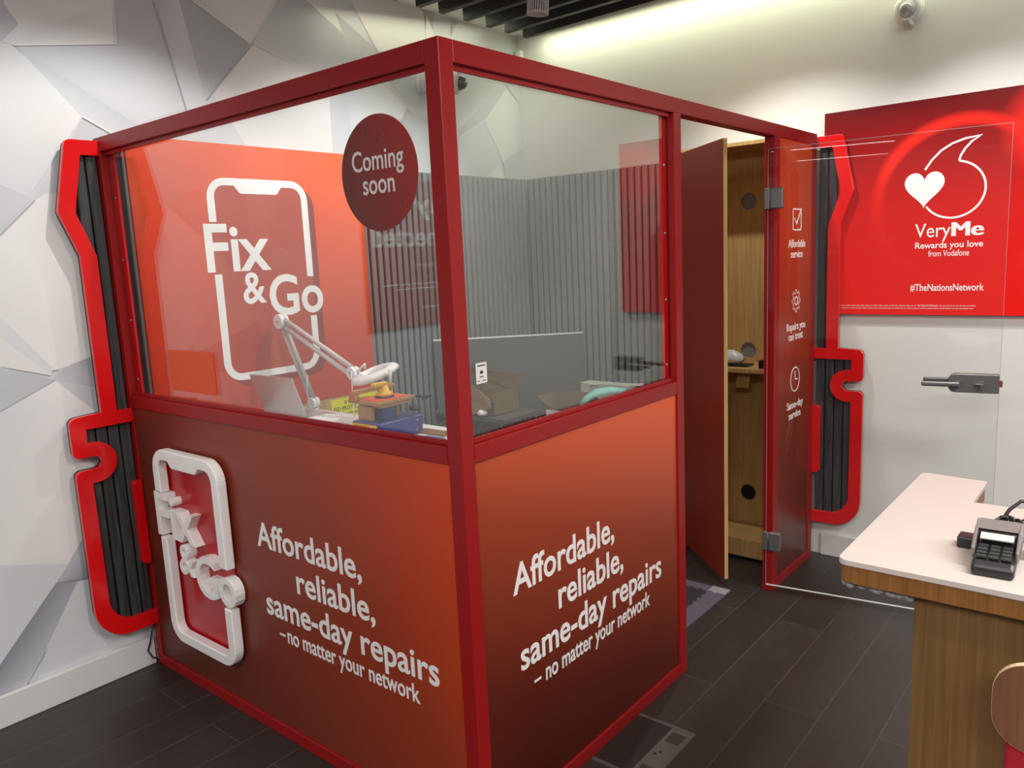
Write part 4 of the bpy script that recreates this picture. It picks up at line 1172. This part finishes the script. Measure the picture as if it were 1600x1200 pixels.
# ================================================================== FLOOR OUTLET BOX, LOOSE CABLE
fb = thing('floor_outlet_box', 'grey framed floor outlet box sunk beside the booth side', 'floor box', (1.93, -1.95, 0))
q = MB(); q.box((1.834, -2.105, 0), (2.045, -2.092, .004)); q.box((1.834, -1.81, 0), (2.045, -1.797, .004)); q.box((2.036, -2.092, 0), (2.045, -1.81, .004)); q.box((1.965, -2.092, 0), (2.036, -1.81, .003))
q.obj('frame', mat('grey_floor_metal', (.14, .128, .118), .4, .4), fb)
q = MB(); q.box((1.834, -2.092, 0), (1.965, -1.81, .002)); q.obj('lid', mat('dark_lid_inlay', (.022, .018, .016), .4), fb)
q = MB()
for y in (-2.06, -1.86):
    q.box((1.978, y - .028, .003), (2.026, y + .028, .0042))
q.obj('cable_flap', mat('flap_metal', (.06, .055, .05), .4, .4), fb)
q = MB(); q.cyl((1.985, -1.965, .003), (1.985, -1.965, .0045), .005); q.cyl((1.995, -1.948, .003), (1.995, -1.948, .0045), .004); q.obj('latch', 'black', fb)
q = MB(); q.tube([(.045, -2.6225, .185), (.032, -2.632, .145), (.027, -2.640, .105), (.0265, -2.655, .07), (.028, -2.640, .035), (.034, -2.622, .022)], .0028, 6)
tag(q.obj('loose_cable', 'black'), 'thin black cable hanging beside the booth end above the skirting', 'cable')

# ================================================================== CAMERAS, SENSOR, SPOTLIGHT
def dome(label, base, axis, r, cup=None, long=.10):
    t = thing('security_camera', label, 'security camera', base)
    z = Vector(axis).normalized()
    Mx = Matrix.Translation(base) @ z.to_track_quat('Z', 'Y').to_matrix().to_4x4()
    q = MB(); q.lathe([(0, 0), (r * 1.15, 0), (r * 1.15, .018), (r * 1.05, .024), (r * 1.0, long), (r * .95, long + .012), (r * .68, long + .014), (0, long + .012)], Mx, 40)
    q.obj('housing', 'white_plastic', t)
    q = MB(); q.lathe([(r * .67, long + .010), (r * .62, long + .025), (r * .45, long + .045), (r * .22, long + .055), (0, long + .057)], Mx, 32)
    q.obj('dome', cup or 'lens', t)
    return t, Mx
t, Mx = dome('white turret security camera on the mural wall above the orange graphic', (0.0, -0.865, 2.55), (1, .60, -.18), .060, long=.205)
t, Mx = dome('white dome security camera high on the plain white wall above the heart poster', (2.20, 0.0, 2.585), (0, -1, -.12), .055, cup='pale_dome', long=.03)
q = MB(); q.rbox((2.195, -.10, 2.505), (2.225, -.02, 2.525), .003); o = q.obj('bracket', 'grey_plastic', t)
q = MB(); q.rbox((.004, -.045, 2.775), (.045, -.004, 2.825), .006, 3)
tag(q.obj('motion_sensor', 'white_plastic'), 'tiny white sensor in the top corner between mural and plain wall', 'sensor')

sl = thing('track_spotlight', 'ribbed grey track spotlight hanging between the dark ceiling baffles', 'spotlight', (1.20, -1.30, 2.90))
q = MB(); q.cyl((1.205, -1.395, 2.62), (1.205, -1.395, 2.915), .010); q.obj('stem', 'grey_plastic', sl)
SM = Matrix.Translation((1.205, -1.400, 2.512)) @ Matrix.Rotation(R(6), 4, 'Y')
q = MB()
N = 28
for k in range(N):
    a = 2 * pi * k / N
    q.box((.030, -.0022, .0), (.042, .0022, .125), SM @ Matrix.Rotation(a, 4, 'Z'))
q.lathe([(0, .0), (.043, .0), (.041, .010), (.032, .012), (.030, .11), (.02, .125), (0, .126)], SM, 32)
q.obj('heat_sink', mat('pinkish_grey_metal', (.40, .36, .36), .45), sl)

for y, lab in ((-8.2, 'nearer of the two linear ceiling lights mirrored in the open glass door'), (-9.75, 'farther of the two linear ceiling lights mirrored in the open glass door')):
    t = thing('ceiling_light', lab, 'ceiling light', (1.95, y, 2.83), 'linear ceiling lights')
    part('housing', (1.22, y - .03, 2.80), (2.70, y + .03, 2.915), 'white_plastic', 0.002, t)
    part('diffuser', (1.23, y - .022, 2.794), (2.69, y + .022, 2.7998), 'lamp_white', 0, t)

# ================================================================== COUNTER
ct = thing('service_counter', 'white topped oak service counter on the right', 'counter', (3.1, -2.2, 0))
def outl(e):
    return rounded([(2.699 + e, -2.507 + e, .018), (4.2 - e, -2.507 + e, 0), (4.2 - e, -2.022 - e, 0), (2.843 - e, -2.022 - e, 0), (2.843 - e, -1.835 - e, .006), (2.699 + e, -1.822 - e, .015)], 6)
q = MB(); me = shape([outl(0)], .012, .0015); me.transform(Matrix.Translation((0, 0, .989))); q.mesh(me); q.obj('worktop', 'laminate', ct)
q = MB(); me = shape([outl(.002)], .034); me.transform(Matrix.Translation((0, 0, .955))); q.mesh(me); q.obj('apron', 'oak_dark', ct)
part('pedestal', (2.826, -2.468, 0), (4.15, -2.06, .955), 'oak_pedestal', .001, ct)
q = MB(); q.box((2.815, -2.02, .885), (2.842, -1.85, .955)); q.obj('side_panel', 'oak', ct)
q = MB()
n = 34
random.seed(3)
for i in range(n):
    x = 2.708 + .115 * i / n
    y = -2.480 + random.uniform(-.006, .006)
    s = random.uniform(.006, .010)
    q.lathe([(0, -s), (s * .8, -s * .5), (s, 0), (s * .7, s * .6), (0, s)], Matrix.Translation((x, y, .9545 - s * 1.0 - .006 * i / n)), 8)
q.rbox((2.706, -2.484, .944), (2.824, -2.462, .955), .003)
q.obj('padding_strip', 'foam_strip', ct)

# card terminal on the counter
tm = thing('card_terminal', 'black and grey card payment terminal at the front edge of the white counter', 'card terminal', (2.945, -2.40, 1.001))
TM = Matrix.Translation((2.9455, -2.462, 1.0015)) @ Matrix.Rotation(R(3), 4, 'Z')
prof = [(0, .0), (0, .016), (.012, .026), (.075, .038), (.085, .056), (.125, .062), (.135, .05), (.135, 0)]
q = MB(); q.poly([TM @ Vector((-.033, p[0], p[1])) for p in prof], TM.to_3x3() @ Vector((.066, 0, 0)))
q.obj('terminal_body', 'black', tm, .006)
q = MB()
for s in (-.037, .031):
    q.poly([TM @ Vector((s, p[0], p[1])) for p in [(.035, .02), (.035, .040), (.08, .060), (.125, .068), (.14, .055), (.14, .02)]], TM.to_3x3() @ Vector((.006, 0, 0)))
q.poly([TM @ Vector((-.033, p[0], p[1])) for p in [(.088, .0585), (.125, .0685), (.14, .055), (.126, .060)]], TM.to_3x3() @ Vector((.066, 0, 0)))
q.obj('shroud', mat('terminal_grey', (.22, .19, .185), .3), tm, .003)
KT = TM @ Matrix.Translation((0, .012, .0275)) @ Matrix.Rotation(math.atan2(.012, .063), 4, 'X')
kp = MB()
for i in range(3):
    for j in range(4):
        k = MB(); k.rbox((-.027 + i * .019, .004 + j * .0125, .0), (-.011 + i * .019, .013 + j * .0125, .004), .0015, 2, KT)
        k.obj('key', 'key_grey', tm)
kp.bm.free()
q = MB(); q.box((-.026, .056, .0015), (.026, .074, .004), KT @ Matrix.Rotation(R(8), 4, 'X')); q.obj('screen', mat('pale_green_screen', (.62, .66, .58), .15), tm)
q = MB(); q.rbox((2.868, -2.335, 1.0012), (2.905, -2.300, 1.024), .003); tag(q.obj('power_plug', 'black'), 'small black block beside the card terminal on the counter', 'adapter')
q = MB(); q.rbox((2.985, -2.345, 1.0012), (3.03, -2.29, 1.03), .003); tag(q.obj('power_adapter', 'black'), 'black adapter to the right behind the card terminal', 'adapter')
pts = []
for k in range(90):
    a = k * .42
    pts.append((2.940 + (.026 + .005 * sin(k * 1.7)) * cos(a), -2.262 + (.028 + .005 * cos(k * 2.3)) * sin(a), 1.022 + .014 * sin(k * .9) + .012 * sin(a)))
q = MB(); q.tube(pts, .0032, 6)
tag(q.obj('coiled_cable', 'black'), 'bundle of coiled black cable behind the card terminal', 'cable')
q = MB(); q.tube([(2.918, -2.23, 1.006), (2.926, -2.212, 1.030), (2.936, -2.20, 1.050), (2.953, -2.185, 1.066), (2.985, -2.17, 1.062), (3.02, -2.16, 1.036), (3.05, -2.16, 1.0055)], .0036, 8)
tag(q.obj('power_cable', 'black'), 'thick dark cable arching up behind the coiled bundle', 'cable')
q = MB(); q.tube([(2.94, -2.205, 1.005), (2.946, -2.20, 1.024), (2.962, -2.195, 1.032), (2.99, -2.195, 1.026), (3.02, -2.195, 1.005)], .0024, 6)
tag(q.obj('thin_cable', 'black'), 'thin black cable with strain relief under the thick arching cable', 'cable')
q = MB(); q.rbox((2.955, -2.165, 1.0012), (3.0, -2.130, 1.020), .006, 3); tag(q.obj('white_adapter', 'white_plastic'), 'small white plug block right of the coiled black cable', 'adapter')

# chair in front of the counter
ch = thing('chair', 'wooden backed chair with red seat in front of the counter', 'chair', (3.15, -2.8, 0))
CM2 = Matrix.Translation((3.165, -2.585, 0.016))
bo = rounded([(-.192, .755, .058), (.192, .755, .058), (.192, .905, .055), (-.192, .905, .055)], 10)
q = MB()
me = shape([bo], .012); me.transform(plane_y(0)); bm = bmesh.new(); bm.from_mesh(me)
bmesh.ops.translate(bm, vec=(0, 0, 0), verts=bm.verts)
bm.to_mesh(me); bm.free(); me.transform(CM2); q.mesh(me)
q.obj('backrest', 'chair_wood', ch)
bi = rounded([(-.1915, .7555, .0575), (.1915, .7555, .0575), (.1915, .9045, .0545), (-.1915, .9045, .0545)], 10)
bo2 = rounded([(-.1925, .7545, .058), (.1925, .7545, .058), (.1925, .9058, .055), (-.1925, .9058, .055)], 10)
q = MB(); me = shape([bo2, bi], .0115); me.transform(CM2 @ plane_y(0)); q.mesh(me); q.obj('ply_edge', 'ply', ch)
q = MB(); q.rbox((2.992, -2.580, .52), (3.338, -2.556, .80), .010, 3); q.obj('back_pad', 'red_fabric', ch)
q = MB(); q.rbox((2.965, -2.98, .44), (3.345, -2.62, .50), .02, 3); q.obj('seat_pad', 'red_fabric', ch)
q = MB(); q.box((2.975, -2.97, .425), (3.335, -2.63, .44)); q.obj('seat_frame', 'chair_wood', ch)
for x in (2.985, 3.325):
    for y in (-2.96, -2.64):
        q = MB(); q.cyl((x, y, 0), (x, y, .425), .011, n=12); q.obj('leg', 'steel', ch)
for x in (3.06, 3.25):
    q = MB(); q.box((x - .015, -2.596, .42), (x + .015, -2.586, .80)); q.obj('back_support', 'steel', ch)
